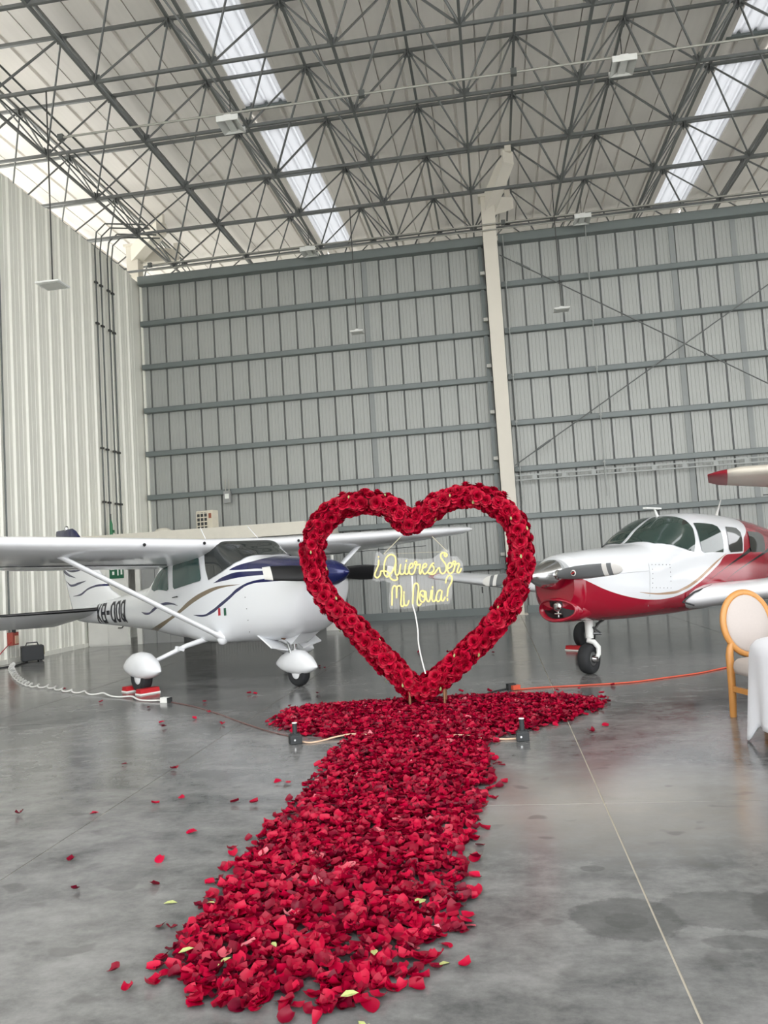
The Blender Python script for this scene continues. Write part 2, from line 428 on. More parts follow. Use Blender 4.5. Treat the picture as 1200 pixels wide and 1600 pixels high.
def pendant(x, y, z, w, label):
    o = empty('pendant_lamp', (x, y, z), label=label, cat='lamp', group='flat pendant lamps')
    bevel(MB().box((0, 0, 0), (w, w*.9, .035)).build('lamp_panel', M_LAMPW, o), .008)
    MB().box((0, 0, -.022), (w*.8, w*.7, .012)).build('lens', M_LENS, o)
    MB().lathe([(.10*w/.45, .015), (.09*w/.45, .06), (.05*w/.45, .08)], n=14).build('canopy', M_LAMPW, o)
    MB().tube([(0, 0, .07), (0, 0, zb_(x, y)-z-.03)], .013, 6).build('stem', M_DARK, o)
pendant(-7.69, 13.15, 7.03, .46, 'flat white pendant lamp hanging in front of the white ribbed wall')
pendant(-3.11, 19.6, 7.55, .34, 'small flat pendant lamp hanging left of the pale column')
pendant(2.06, 19.6, 7.58, .38, 'small flat pendant lamp hanging right of the pale column')

M_PIPE = mat('conduit_grey', (168, 168, 160), .45, .3)
M_PIPED = mat('conduit_dark', (96, 100, 98), .45, .3)
def pipe(pts, r, label, m=M_PIPE, clips=(), name='conduit_pipe', cat='pipe', **kw):
    o = empty(name, pts[0], label=label, cat=cat, **kw)
    b = Vector(pts[0]); MB().tube([Vector(p)-b for p in pts], r, 7).build('pipe', m, o)
    for c in clips: MB().box(Vector(c)-b, (.11, .09, .12)).build('junction_box', M_PIPED, o)
    return o
pipe([(-8.1, 14.25, 10.5), (12, 14.3, 10.5)], .022, 'long thin conduit hanging across the frame above both aircraft', clips=((-8.05, 14.25, 10.5), (-1.9, 14.26, 10.5), (.97, 14.27, 10.5)))
pipe([(-9.3, 21.1, 10.62), (12, 21.1, 10.62)], .02, 'upper of two thin conduits along the top of the grey wall', clips=((-9.3, 21.1, 10.62), (.85, 21.1, 10.62)))
pipe([(-9.3, 21.15, 10.48), (12, 21.15, 10.48)], .02, 'lower of two thin conduits along the top of the grey wall')
YS = (18.95, 19.22, 19.62, 19.85)
LB = ('first conduit down the white ribbed wall, farthest from the corner', 'second conduit down the white ribbed wall', 'third conduit down the white ribbed wall', 'fourth conduit down the white ribbed wall, nearest the corner')
for k, y in enumerate(YS):
    o = pipe([(-9.86, y, .5), (-9.86, y, 10.3), (-9.8, y, 10.75), (-9.55, y, 10.95), (-8.6, y+.4, 10.98)], .02, LB[k], M_PIPED, name='wall_conduit', group='conduits on the left wall')
    for z in (3.6, 5.0, 8.3, 9.4): MB().box((-.0, 0, z-.5), (.06, .12, .05)).build('pipe_strap', M_DARK, o)
pipe([(-9.86, 14.82, .55), (-9.86, 14.82, 6.2), (-9.86, 14.82, 10.3)], .018, 'thin conduit at the left photo edge running down to the wall socket', M_PIPED)
for k in range(3):
    pipe([(-9.25+.22*k, 9, 11.35+.12*k), (-9.25+.22*k, 23, 11.45+.12*k)], .022, ('lowest', 'middle', 'topmost')[k]+' of three conduits running along the roof edge above the white wall', M_PIPED, group='roof edge conduits')

# ================================================================ PREFAB OFFICE BEHIND THE WHITE AIRCRAFT
M_OFF = mat('office_cream', (218, 214, 200), .5)
M_OFFW = mat('office_white', (222, 222, 216), .45, 0, .12, 3.)
M_OFFG = mat('office_grey', (150, 152, 150), .5)
M_OFFD = mat('office_dark', (60, 62, 62), .4)
of = empty('office_booth', (-7.15, 19.9, 0), label='cream prefabricated office booth in the corner behind the white aircraft', cat='office')
OO = Vector((-7.15, 19.9, 0))
def ob(name, c, d, m, par=of): return MB().box(Vector(c)-OO, d).build(name, m, par)
ob('roof', (-7.15, 19.8, 2.58), (5.6, 3.9, .16), M_OFF); ob('fascia', (-7.15, 17.85, 2.52), (5.62, .08, .30), M_OFF)
ob('fascia', (-4.36, 19.8, 2.52), (.08, 3.9, .30), M_OFF); ob('gutter', (-7.1, 17.93, 2.33), (5.5, .1, .06), M_OFFG)
ob('rear_wall', (-7.15, 21.4, 1.25), (5.5, .08, 2.5), M_OFFG)
ob('front_wall', (-8.62, 18.1, 1.22), (.12, .08, 2.44), M_OFFW)
for k in range(7): ob('wall_sheet', (-8.38+.34*k, 18.15+.01*(k % 2), 1.22), (.33, .06, 2.44), M_OFFG if k < 3 else M_OFFD)
mb = MB()
for k in range(34): mb.tube([Vector((-6.7+.066*k, 18.1, .1))-OO, Vector((-6.7+.066*k, 18.1, 2.36))-OO], .03, 6)
mb.build('corrugated_panel', M_OFFG, of)
ob('corner_post', (-4.42, 18.05, 1.22), (.1, .1, 2.44), M_OFFW)
dr = ob('door', (-9.36, 18.02, 1.18), (1.05, .05, 2.36), M_OFFW)
for x, w in ((-9.64, .5), (-9.1, .5)): MB().box(Vector((x, 17.985, 1.18))-OO, (w, .02, 2.3)).build('door_leaf', M_OFFW, dr)
MB().tube([Vector((-9.1, 17.95, .42))-OO, Vector((-9.0, 17.93, .42))-OO, Vector((-8.93, 17.93, .5))-OO], .015, 6).build('door_handle', M_OFFD, dr)
sg = ob('notice_sign', (-9.1, 17.96, 1.78), (.36, .012, .34), mat('sign_green', (20, 92, 62), .5))
M_SW = mat('sign_white', (235, 238, 232), .5)
for c, d in (((-9.06, 17.95, 1.80), (.03, .008, .24)), ((-8.97, 17.95, 1.8), (.04, .008, .2)), ((-9.2, 17.95, 1.84), (.1, .008, .04)), ((-9.18, 17.95, 1.74), (.05, .008, .08))): MB().box(Vector(c)-OO, d).build('sign_mark', M_SW, dr)
mb = MB(); mb.lathe([(.24, 0), (.23, .06), (.17, .12), (.09, .15), (.001, .16)], n=18)
o = mb.build('roof_vent', M_OFF, of); o.location = Vector((-8.15, 18.6, 2.64))-OO
o = empty('white_post', (-4.06, 19.34, 0), label='slim white post standing behind the navy propeller spinner', cat='post')
MB().tube([(0, 0, 0), (0, 0, 2.3)], .045, 10).build('pole', M_OFFW, o); MB().box((0, 0, .09), (.42, .3, .18)).build('foot', M_OFFW, o)
# air conditioner on the booth roof
ac = empty('air_conditioner', (-7.66, 20.4, 2.66), R(-14), label='cream outdoor air conditioner unit standing on the office roof', cat='air conditioner')
M_AC = mat('ac_cream', (222, 216, 198), .5)
MB().box((0, 0, .42), (.62, .34, .72)).build('casing', M_AC, ac)
MB().box((-.08, -.175, .42), (.42, .02, .62)).build('fan_opening', M_OFFD, ac)
for k in range(5): MB().box((-.08, -.19, .14+.14*k), (.44, .014, .035)).build('grille_bar', M_AC, ac)
for k in range(4): MB().box((-.29+.14*k, -.19, .42), (.03, .014, .62)).build('grille_bar', M_AC, ac)
MB().box((.22, -.178, .6), (.1, .01, .16)).build('rating_plate', mat('ac_label', (150, 90, 70), .5), ac)
for s in (-1, 1): MB().box((s*.22, 0, .03), (.06, .4, .06)).build('foot', M_AC, ac)
ac.scale = (.82, .82, .82)
o = empty('isolator_box', (-7.45, Y_B-.28, 3.75), label='small grey isolator box with white notice on the wall above the air conditioner', cat='electrical box')
MB().box((0, 0, 0), (.2, .12, .34)).build('box', M_OFFG, o); MB().box((0, -.065, .02), (.12, .01, .14)).build('notice', M_SW, o)
MB().tube([(-.05, 0, .15), (-.05, 0, .5)], .02, 6).tube([(.05, 0, .15), (.05, 0, .5)], .02, 6).build('conduit', M_PIPE, o)

# ================================================================ AIRCRAFT
CES=[(.74,1.24,1.58,.24,2.2),(.66,1.06,1.62,.38,2.5),(.52,.86,1.65,.45,2.7),(.30,.71,1.68,.49,2.9),(0,.635,1.71,.52,3),(-.38,.60,1.74,.545,3.2),
(-.75,.59,1.87,.55,4.4),(-1.08,.585,1.99,.555,9),(-1.6,.585,2.02,.55,8),(-2.2,.60,1.99,.53,4.2),(-2.65,.625,1.86,.52,3.8),(-3.0,.65,1.62,.49,3.2),
(-3.35,.675,1.45,.45,2.7),(-4.0,.705,1.36,.37,2.5),(-4.8,.735,1.27,.255,2.4),(-5.7,.765,1.17,.165,2.3),(-6.5,.79,1.09,.085,2.2),(-6.95,.83,1.06,.035,2)]
RED=[(.57,.86,1.46,.29,2.3),(.47,.74,1.50,.385,2.5),(.2,.68,1.53,.44,2.6),(-.2,.65,1.55,.50,2.9),(-.6,.63,1.565,.54,3),(-.9,.62,1.59,.55,3),
(-1.3,.61,1.79,.56,2.9),(-1.75,.60,1.95,.57,2.9),(-2.3,.60,2.0,.57,3),(-3.0,.60,1.975,.56,3),(-3.8,.62,1.90,.52,3),(-4.6,.70,1.79,.42,2.8),(-5.6,.85,1.62,.28,2.5),(-6.4,.98,1.45,.15,2.3),(-6.9,1.1,1.35,.06,2)]
def sec(S,a):
    if a>=S[0][0]: return S[0][1:]
    if a<=S[-1][0]: return S[-1][1:]
    for i in range(len(S)-1):
        if S[i][0]>=a>=S[i+1][0]: break
    p0=S[max(i-1,0)];p1=S[i];p2=S[i+1];p3=S[min(i+2,len(S)-1)]
    h=p2[0]-p1[0];t=(a-p1[0])/h;o=[]
    for k in range(1,5):
        d=(p2[k]-p1[k])/h
        d0=(p1[k]-p0[k])/(p1[0]-p0[0]) if p0 is not p1 else d
        d1=(p3[k]-p2[k])/(p3[0]-p2[0]) if p3 is not p2 else d
        m1=0 if d0*d<=0 else 2*d0*d/(d0+d); m2=0 if d*d1<=0 else 2*d*d1/(d+d1)
        t2=t*t;t3=t2*t
        o.append((2*t3-3*t2+1)*p1[k]+(t3-2*t2+t)*h*m1+(-2*t3+3*t2)*p2[k]+(t3-t2)*h*m2)
    return o
def halfw(S,a,z):
    zb,zt,w,n=sec(S,a); t=abs((z-(zb+zt)/2)/((zt-zb)/2))
    return 0. if t>=1 else w*(1-t**n)**(1/n)

ORG_C = (-2.670, 10.184, 0)
ORG_R = (1.064, 10.180, 0)
def psi_pt(S, a, psi, eps=0.):
    """psi 0 = starboard waist, 90 = crown, 180 = port waist, -90 = keel"""
    zb, zt, w, n = sec(S, a); c, s = math.cos(R(psi)), math.sin(R(psi))
    k = (abs(c)**n+abs(s)**n)**(-1/n)
    return Vector((a, -(w+eps)*c*k, (zb+zt)/2+((zt-zb)/2+eps)*s*k))
def psi_of(S, a, z, port=False):
    zb, zt, w, n = sec(S, a); t_ = max(-.9999, min(.9999, (z-(zb+zt)/2)/((zt-zb)/2)))
    p = math.degrees(math.atan2(t_, (1-abs(t_)**n)**(1/n)))
    return 180-p if port else p
def fuselage(S, name, m, parent, n=112):
    rings = []; a0, a1 = S[0][0], S[-1][0]; N = 150
    A = sorted(set([a0+(a1-a0)*k/N for k in range(N+1)]+[s[0] for s in S]), reverse=True)
    for a in A: rings.append([psi_pt(S, a, 360*k/n) for k in range(n)])
    return MB().loft(rings).build(name, m, parent)
def patch(S, poly, eps=.004, da=.045, dp=2.5):
    """a polygon given in (a, psi) laid on the fuselage skin"""
    bm = bmesh.new()
    vs = [bm.verts.new((a, p/100., 0)) for a, p in poly]; bm.faces.new(vs)
    def cut(axis, lo, hi, d):
        k = math.ceil(lo/d)
        while k*d < hi:
            co = [0, 0, 0]; co[axis] = k*d; no = [0, 0, 0]; no[axis] = 1
            bmesh.ops.bisect_plane(bm, geom=bm.verts[:]+bm.edges[:]+bm.faces[:], plane_co=co, plane_no=no); k += 1
    cut(0, min(p[0] for p in poly), max(p[0] for p in poly), da)
    cut(1, min(p[1] for p in poly)/100, max(p[1] for p in poly)/100, dp/100)
    bmesh.ops.triangulate(bm, faces=[f for f in bm.faces if len(f.verts) > 4])
    for v in bm.verts: v.co = psi_pt(S, v.co.x, v.co.y*100, eps)
    bmesh.ops.recalc_face_normals(bm, faces=bm.faces)
    me = bpy.data.meshes.new('patch'); bm.to_mesh(me); bm.free()
    for p in me.polygons: p.use_smooth = True
    # outward normals
    s = sum((p.normal.y*p.center.y+p.normal.z*(p.center.z-1.25))*p.area for p in me.polygons)
    if s < 0: me.flip_normals()
    return me
def side_patch(S, pz, port, eps=.004, smooth=0):
    if smooth: pz = [(p.x, p.y) for p in catmull([(a, z, 0) for a, z in pz], smooth, True)]
    return patch(S, [(a, psi_of(S, a, z, port)) for a, z in pz], eps)
def airfoil(n=11, t_=.12, camber=.02):
    up_, lo = [], []
    for k in range(n+1):
        x = .5*(1-math.cos(math.pi*k/n))
        y = 5*t_*(.2969*math.sqrt(x)-.126*x-.3516*x*x+.2843*x**3-.1036*x**4); c = camber*4*x*(1-x)
        up_.append((x, c+y)); lo.append((x, c-y))
    return up_[::-1]+lo[1:-1]
def wing(stations, name, m, parent, t_=.15, camber=.02, vertical=False):
    """stations: (b, a_le, z_le, chord, thickness factor, drop of trailing edge)"""
    rings = []
    for b, ale, z, ch, k, dr in stations:
        r = []
        for x, y in airfoil(11, t_*k, camber):
            if vertical: r.append(Vector((ale-x*ch, y*ch, b)))
            else: r.append(Vector((ale-x*ch, b, z+y*ch-dr*x)))
        rings.append(r)
    return MB().loft(rings).build(name, m, parent)
def curve_z(t, av, pts, a0, a1, z0, z1):
    nd = t.n('ShaderNodeFloatCurve'); c = nd.mapping.curves[0]
    P = sorted(((a-a0)/(a1-a0), (z-z0)/(z1-z0)) for a, z in pts)
    while len(c.points) < len(P): c.points.new(.5, .5)
    for q, (x, y) in zip(c.points, P):
        q.location = (x, y); q.handle_type = 'AUTO_CLAMPED'
    nd.mapping.extend = 'HORIZONTAL'; nd.mapping.update()
    t.l(av, nd.inputs['Value'])
    return nd.outputs[0]
class Paint:
    def __init__(s, name, base, rng, rough=.18):
        s.t = NT(name); s.a0, s.a1, s.z0, s.z1 = rng
        sep = s.t.n('ShaderNodeSeparateXYZ'); s.t.l(s.t.objc(), sep.inputs[0]); s.x, s.y, s.z = sep.outputs
        s.an = s.t.math('DIVIDE', s.t.math('SUBTRACT', s.x, s.a0), s.a1-s.a0)
        s.zn = s.t.math('DIVIDE', s.t.math('SUBTRACT', s.z, s.z0), s.z1-s.z0)
        f = s.t.noise(s.t.objc(), 1.6); c = lin(base)
        s.col = s.t.mix(f, tuple(v*.97 for v in c), c); s.rough = rough
    def curve(s, pts): return curve_z(s.t, s.an, pts, s.a0, s.a1, s.z0, s.z1)
    def clip(s, m, lo, hi):
        if lo is not None: m = s.t.math('MULTIPLY', m, s.t.math('GREATER_THAN', s.x, lo))
        if hi is not None: m = s.t.math('MULTIPLY', m, s.t.math('LESS_THAN', s.x, hi))
        return m
    def below(s, pts, rgb, lo=None, hi=None, inv=False):
        m = s.clip(s.t.math('GREATER_THAN' if inv else 'LESS_THAN', s.zn, s.curve(pts)), lo, hi)
        s.col = s.t.mix(m, s.col, lin(rgb)); return s
    def band(s, lo_pts, up_pts, rgb):
        m = s.t.math('MULTIPLY', s.t.math('GREATER_THAN', s.zn, s.curve(lo_pts)), s.t.math('LESS_THAN', s.zn, s.curve(up_pts)))
        m = s.clip(m, min(p[0] for p in lo_pts), max(p[0] for p in lo_pts))
        s.col = s.t.mix(m, s.col, lin(rgb)); return s
    def done(s):
        s.t.set(Base_Color=s.col, Roughness=s.rough, Coat_Weight=.15, Coat_Roughness=.08); return s.t.m
def wheel(r, w, name, parent, loc, rub, hubm, rz=0.):
    o = MB().lathe([(r*.55, -w*.42), (r*.72, -w*.5), (r*.9, -w*.46), (r*.98, -w*.28), (r, -w*.1), (r, w*.1), (r*.98, w*.28), (r*.9, w*.46), (r*.72, w*.5), (r*.55, w*.42)], axis='Y', n=28).build(name, rub, parent)
    o.location = loc; o.rotation_euler = (0, 0, rz)
    MB().lathe([(r*.1, -w*.50), (r*.35, -w*.44), (r*.56, -w*.40), (r*.56, w*.40), (r*.35, w*.44), (r*.1, w*.50)], axis='Y', n=20).build('hub', hubm, o)
    return o
M_RUB = mat('tyre_rubber', (34, 36, 38), .75)
M_CHROME = mat('bright_metal', (205, 206, 206), .16, 1.)
M_ALU = mat('grey_gear_metal', (120, 122, 122), .35, .8)
t = NT('dark_glass'); t.set(Base_Color=t.mix(t.noise(t.objc(), 2.), lin((34, 66, 64)), lin((46, 84, 80))), Roughness=.05, Specular_IOR_Level=.6); M_GLASS = t.m
t = NT('smoked_glass'); t.set(Base_Color=t.mix(t.noise(t.objc(), 2.), lin((38, 42, 42)), lin((54, 58, 58))), Roughness=.04, Specular_IOR_Level=.7); M_SMOKE = t.m
t = NT('tinted_glass'); t.set(Base_Color=t.mix(t.noise(t.objc(), 2.5), lin((36, 54, 50)), lin((58, 74, 68))), Roughness=.04, Specular_IOR_Level=.6); M_TINT = t.m
M_BLACK = mat('black_paint', (22, 23, 25), .35)
M_SEAL = mat('window_seal', (58, 60, 60), .6)

def letters(text, h, w, gap, sw):
    """block capitals as stroke boxes: list of (x0, y0, x1, y1, slanted) in metres"""
    G = {'X': [(0, 0, 1, 1), (0, 1, 1, 0)], 'B': [(0, 0, 0, 1), (0, 0, .85, 0), (0, .5, .85, .5), (0, 1, .85, 1), (.85, 0, 1, .12), (1, .12, 1, .4), (1, .4, .85, .5), (.85, .5, 1, .6), (1, .6, 1, .88), (1, .88, .85, 1)],
         '-': [(.1, .5, .9, .5)], 'O': [(.2, 0, .8, 0), (.2, 1, .8, 1), (0, .15, 0, .85), (1, .15, 1, .85), (0, .15, .2, 0), (.8, 0, 1, .15), (0, .85, .2, 1), (.8, 1, 1, .85)]}
    G['Q'] = G['O']+[(.55, .3, 1.1, -.08)]
    out = []; x = 0
    for ch in text:
        ww = w if ch != '-' else w*.7
        for a, b, c, d in G[ch]: out.append((x+a*ww, b*h, x+c*ww, d*h, sw*(1.4 if ch == '-' else 1)))
        x += ww+gap
    return out

def high_wing(name, loc, rz, label, skin, wingm, tailm, tip=None, regs=True):
    S = CES
    o = empty(name, loc, rz, label=label, cat='aircraft')
    fuselage(S, 'fuselage', skin, o)
    # glazing
    wsr = [(-1.19, 1.46), (-1.0, 1.512), (-.85, 1.56), (-.68, 1.625), (-.55, 1.69)]
    rear = [(-1.25, 1.60), (-1.27, 1.75), (-1.27, 1.88)]
    poly = [(a, psi_of(S, a, z)) for a, z in wsr]+[(-.46, 75), (-.43, 90), (-.46, 105)]+[(a, psi_of(S, a, z, True)) for a, z in wsr[::-1]]
    poly += [(a, psi_of(S, a, z, True)) for a, z in rear]+[(-1.16, 90)]+[(a, psi_of(S, a, z)) for a, z in rear[::-1]]
    obj('windshield', patch(S, poly, .010), M_SMOKE, o)
    for port in (False, True):
        obj('door_window', side_patch(S, [(-2.21, 1.70), (-1.85, 1.745), (-1.48, 1.785), (-1.43, 1.765), (-1.385, 1.49), (-1.42, 1.455), (-1.8, 1.405), (-2.17, 1.355), (-2.21, 1.385)], port, .009), M_GLASS, o)
        obj('rear_window', side_patch(S, [(-2.38, 1.695), (-2.36, 1.36), (-2.42, 1.335), (-2.82, 1.335), (-2.93, 1.36), (-2.955, 1.40), (-2.85, 1.50), (-2.62, 1.64), (-2.5, 1.68)], port, .009), M_GLASS, o)
    # wings
    for s in (-1, 1):
        st = [(s*.0, -1.0, 1.955, 1.62, 1., .26), (s*.62, -1.0, 1.955, 1.62, 1., .28), (s*2.6, -1.0, 2.02, 1.62, 1., .28), (s*4.2, -1.08, 2.075, 1.40, .95, .20), (s*5.15, -1.14, 2.105, 1.16, .85, .1), (s*5.38, -1.24, 2.11, .92, .6, .08), (s*5.46, -1.38, 2.11, .6, .3, .05)]
        w_ = wing(st, 'wing', wingm, o)
        if tip: wing([(s*5.30, -1.19, 2.108, 1.02, .74, .09), (s*5.40, -1.25, 2.11, .92, .62, .08), (s*5.52, -1.40, 2.11, .6, .34, .05)], 'wing_tip', tip, w_)
        mb = MB(); mb.bar((-2.35, s*.75, 1.705), (-2.30, s*2.9, 1.785), .30, .012); mb.build('flap', wingm, w_)
        MB().bar((-2.08, s*.7, 1.715), (-2.08, s*4.9, 1.85), .015, .01).build('flap_gap', M_SEAL, w_)
        # strut
        p = Vector((-1.0, s*.5, .665)); q = Vector((-1.45, s*2.62, 1.935)); d = (q-p).normalized(); sd = Vector((1, 0, 0)); sd = (sd-d*sd.dot(d)).normalized(); nn = d.cross(sd)
        rings = []
        for k in (0, .03, .06, .5, .94, .97, 1):
            f = 1.5 if k in (0, 1) else (1.25 if k in (.03, .97) else 1)
            rings.append([p+(q-p)*k+sd*(.062*f*math.cos(2*math.pi*i/14))+nn*(.032*f*math.sin(2*math.pi*i/14)) for i in range(14)])
        st_ = MB().loft(rings).build('wing_strut', wingm, o)
        MB().lathe([(.0, -.1), (.055, -.08), (.075, -.02), (.07, .05), (.04, .12), (.0, .15)], n=12, c=p, M=Matrix(((1, 0, 0), (0, 1, 0), (0, 0, 1)))).build('strut_fairing', wingm, st_)
        MB().lathe([(.02, -.06), (.075, -.04), (.09, .03), (.10, .06)], n=12, c=q).build('strut_fairing', wingm, st_)
        # tailplane
        hs = wing([(s*.05, -5.62, 1.045, 1.1, .7, .2), (s*.5, -5.76, 1.045, 1.0, .7, .30), (s*1.6, -6.12, 1.05, .78, .7, .28), (s*1.75, -6.25, 1.05, .55, .5, .2), (s*1.78, -6.38, 1.05, .35, .3, .1)], 'tailplane', wingm, o, .10, 0)
        MB().tube([(-5.635, s*.12, 1.047), (-5.755, s*.5, 1.047), (-6.11, s*1.6, 1.052), (-6.22, s*1.73, 1.052)], [.034, .034, .024, .015], 8).build('deicing_boot', M_BLACK, hs)
    # fin
    fin = wing([(1.02, -4.2, 0, 2.9, .45, 0), (1.18, -4.75, 0, 2.42, .6, 0), (1.38, -5.35, 0, 1.92, .8, 0), (1.9, -6.02, 0, 1.50, .9, 0), (2.42, -6.6, 0, 1.16, .9, 0), (2.56, -6.80, 0, .98, .8, 0), (2.62, -6.95, 0, .8, .5, 0)], 'fin', tailm, o, .10, 0, True)
    MB().lathe([(.035, 0), (.04, .05), (.03, .09), (.001, .1)], c=(-7.25, 0, 2.60), n=12).build('beacon', M_CHROME, fin)
    # spinner and propeller
    sp = MB().lathe([(.175, 0), (.172, .06), (.15, .16), (.105, .27), (.05, .36), (.012, .40), (.001, .405)], axis='X', n=28, c=(.70, 0, 1.46)).build('spinner', mat('navy_paint', (22, 32, 92), .15, .3, .03, Coat_Weight=.5), o)
    for s, tw in ((1, -1), (-1, 1)):
        rings = []
        for k in range(9):
            u = k/8; y = .13+.93*u; w = (.075, .085, .098, .105, .105, .10, .095, .09, .075)[k]; th = .05*(1-u)+.008; an = R(30-14*u)*s
            cz = 1.46-s*.045*u
            rings.append([Vector((.80, s*y, cz))+Vector((math.sin(an)*w*math.cos(q)+.5*th*math.cos(an)*math.sin(q), 0, math.cos(an)*w*math.cos(q)-.5*th*math.sin(an)*math.sin(q))) for q in [2*math.pi*i/12 for i in range(12)]])
        bl = MB().loft(rings[:8]).build('propeller_blade', M_BLACK, o)
        MB().loft([rings[7], rings[8]]).build('blade_tip', mat('tip_white', (228, 228, 222), .35), bl)
    # undercarriage
    M_W = mat('white_gear_paint', (232, 234, 236), .25)
    for s in (-1, 1):
        MB().tube([(-1.50, s*.40, .64), (-1.60, s*.72, .56), (-1.70, s*1.02, .44), (-1.78, s*1.27, .34)], [.042, .034, .030, .027], 10).build('gear_leg', M_W, o)
        MB().box((-1.63, s*.80, .53), (.09, .1, .05), M=Matrix.Rotation(s*R(20), 3, 'X')).build('leg_clamp', M_W, o)
        wheel(.20, .15, 'main_wheel', o, (-1.80, s*1.30, .20), M_RUB, M_W)
    wheel(.18, .13, 'nose_wheel', o, (0, 0, .18), M_RUB, M_W)
    def spat(c, L, h, w, rise):
        rings = []
        for k, (u, zc, hh, ww) in enumerate(((-.5, -.03, .03, .06), (-.44, -.02, .24, .36), (-.3, .0, .62, .76), (-.14, .02, .90, .96), (.02, .03, 1., 1), (.18, .02, .94, .98), (.33, -.01, .66, .78), (.44, -.04, .32, .42), (.505, -.05, .06, .08))):
            ring = []
            for i in range(20):
                q = 2*math.pi*i/20; y = ww*w/2*math.copysign(abs(math.cos(q))**.75, math.cos(q)); z = math.sin(q)
                z = z*h*.55*hh if z > 0 else z*h*.45*hh*.92
                ring.append(Vector((c[0]+u*L, c[1]+y, c[2]+zc*h+z)))
            rings.append(ring)
        return MB().loft(rings).build('wheel_fairing', M_W, o)
    for s in (-1, 1): spat((-1.79, s*1.30, .325), 1.02, .38, .26, 0)
    spat((-.05, 0, .285), .86, .34, .24, 0)
    MB().tube([(-.06, 0, .40), (-.03, 0, .70)], .028, 10).build('nose_strut', M_CHROME, o)
    MB().tube([(-.06, 0, .52), (-.15, 0, .56), (-.05, 0, .62)], .014, 6).tube([(-.08, -.08, .46), (-.08, .08, .46)], .02, 6).tube([(-.06, -.07, .44), (-.16, -.05, .66)], .016, 6).build('torque_link', M_CHROME, o)
    for s in (-1, 1):
        M_ = Matrix.Rotation(R(28), 3, 'Y') @ Matrix.Rotation(s*R(14), 3, 'X')
        MB().box((-.18, s*.27, .60), (.36, .30, .02), M=M_).build('cowl_flap', M_W, o)
    MB().tube([(.14, -.17, .82), (.06, -.19, .74), (-.03, -.21, .66)], .045, 12).build('exhaust_pipe', mat('scorched_pipe', (112, 78, 56), .5, .5, .3), o)
    mb = MB(); mb.add([(.30, -.16, .72), (.30, .16, .72), (.05, -.14, .56), (.05, .14, .56), (-.1, -.12, .62), (-.1, .12, .62)], [(0, 1, 3, 2), (2, 3, 5, 4), (0, 2, 4), (1, 3, 5)]).build('air_scoop', M_W, o)
    # small fittings
    MB().tube([(-1.75, -.2, 2.0), (-1.93, -.2, 2.24)], .007, 5).build('whip_antenna', M_W, o)
    MB().tube([(-1.25, .35, 2.03), (-1.5, .35, 2.22)], .006, 5).build('whip_antenna', M_W, o)
    for y in (-1.6, -.72, .9): MB().lathe([(.001, 0), (.022, .005), (.022, .012)], axis='X', n=10, c=(-1.0, y, 1.965)).build('vent_hole', M_BLACK, o)
    MB().tube([(-2.21, -.553, 1.235), (-2.07, -.556, 1.247)], .009, 6).build('door_handle', M_SEAL, o)
    for k in range(5): MB().lathe([(.007, 0), (.007, .004), (.001, .006)], axis='Y', n=6, c=(-.36+.02*k, -.553+.0*k, 1.36-.15*k)).build('cowl_screw', M_SEAL, o)
    if not regs: return o
    # registration
    for port in (False, True):
        mb = MB(); sgn = 1 if port else -1
        for x0, y0, x1, y1, sw in letters('XB-OOQ', .31, .165, .10, .055):
            d = Vector((x1-x0, y1-y0)); L = d.length; d = d/L; nn = Vector((-d.y, d.x)); q0 = Vector((x0, y0))-d*sw*.4; q1 = Vector((x1, y1))+d*sw*.4
            K = 8; P_ = [q0+(q1-q0)*(k/K)+nn*sw/2*e for k in range(K+1) for e in (1, -1)]; pts = []
            for p in P_:
                a = -5.62+p.x*1.0 if not port else -4.20-p.x; z = .800+.05*(a+5.7)+p.y
                pts.append(Vector((a, sgn*(halfw(S, a, z)+.008), z)))
            mb.add(pts, [(2*k, 2*k+1, 2*k+3, 2*k+2) for k in range(K)])
        mb.build('registration_letters', mat('reg_black', (22, 24, 36), .4), o)
    for a, rgb, nm in ((-.99, (178, 28, 48), 'flag_red'), (-.855, (20, 84, 60), 'flag_green')):
        MB().add([(a+x, -(halfw(S, a+x, 1.02+z)+.004), 1.02+z+.08*x) for x, z in ((0, -.05), (.055, -.05), (.055, .05), (0, .05))], [(0, 1, 2, 3)]).build('flag_stripe', mat(nm, rgb, .4), o)
    mb = MB()
    for x0, y0, x1, y1, sw in letters('XB-OOQ', .30, .17, .08, .04):
        d = Vector((x1-x0, y1-y0)); d.normalize(); nn = Vector((-d.y, d.x)); q0 = Vector((x0, y0))-d*sw*.4; q1 = Vector((x1, y1))+d*sw*.4
        pts = []
        for p in (q0+nn*sw/2, q0-nn*sw/2, q1-nn*sw/2, q1+nn*sw/2):
            pts.append((-1.75+p.y, -2.75+p.x, 1.80-.0*(p.x)))
        mb.add(pts, [(0, 1, 2, 3)])
    mb.build('underwing_letters', mat('under_letters', (120, 124, 126), .4), o)
    return o

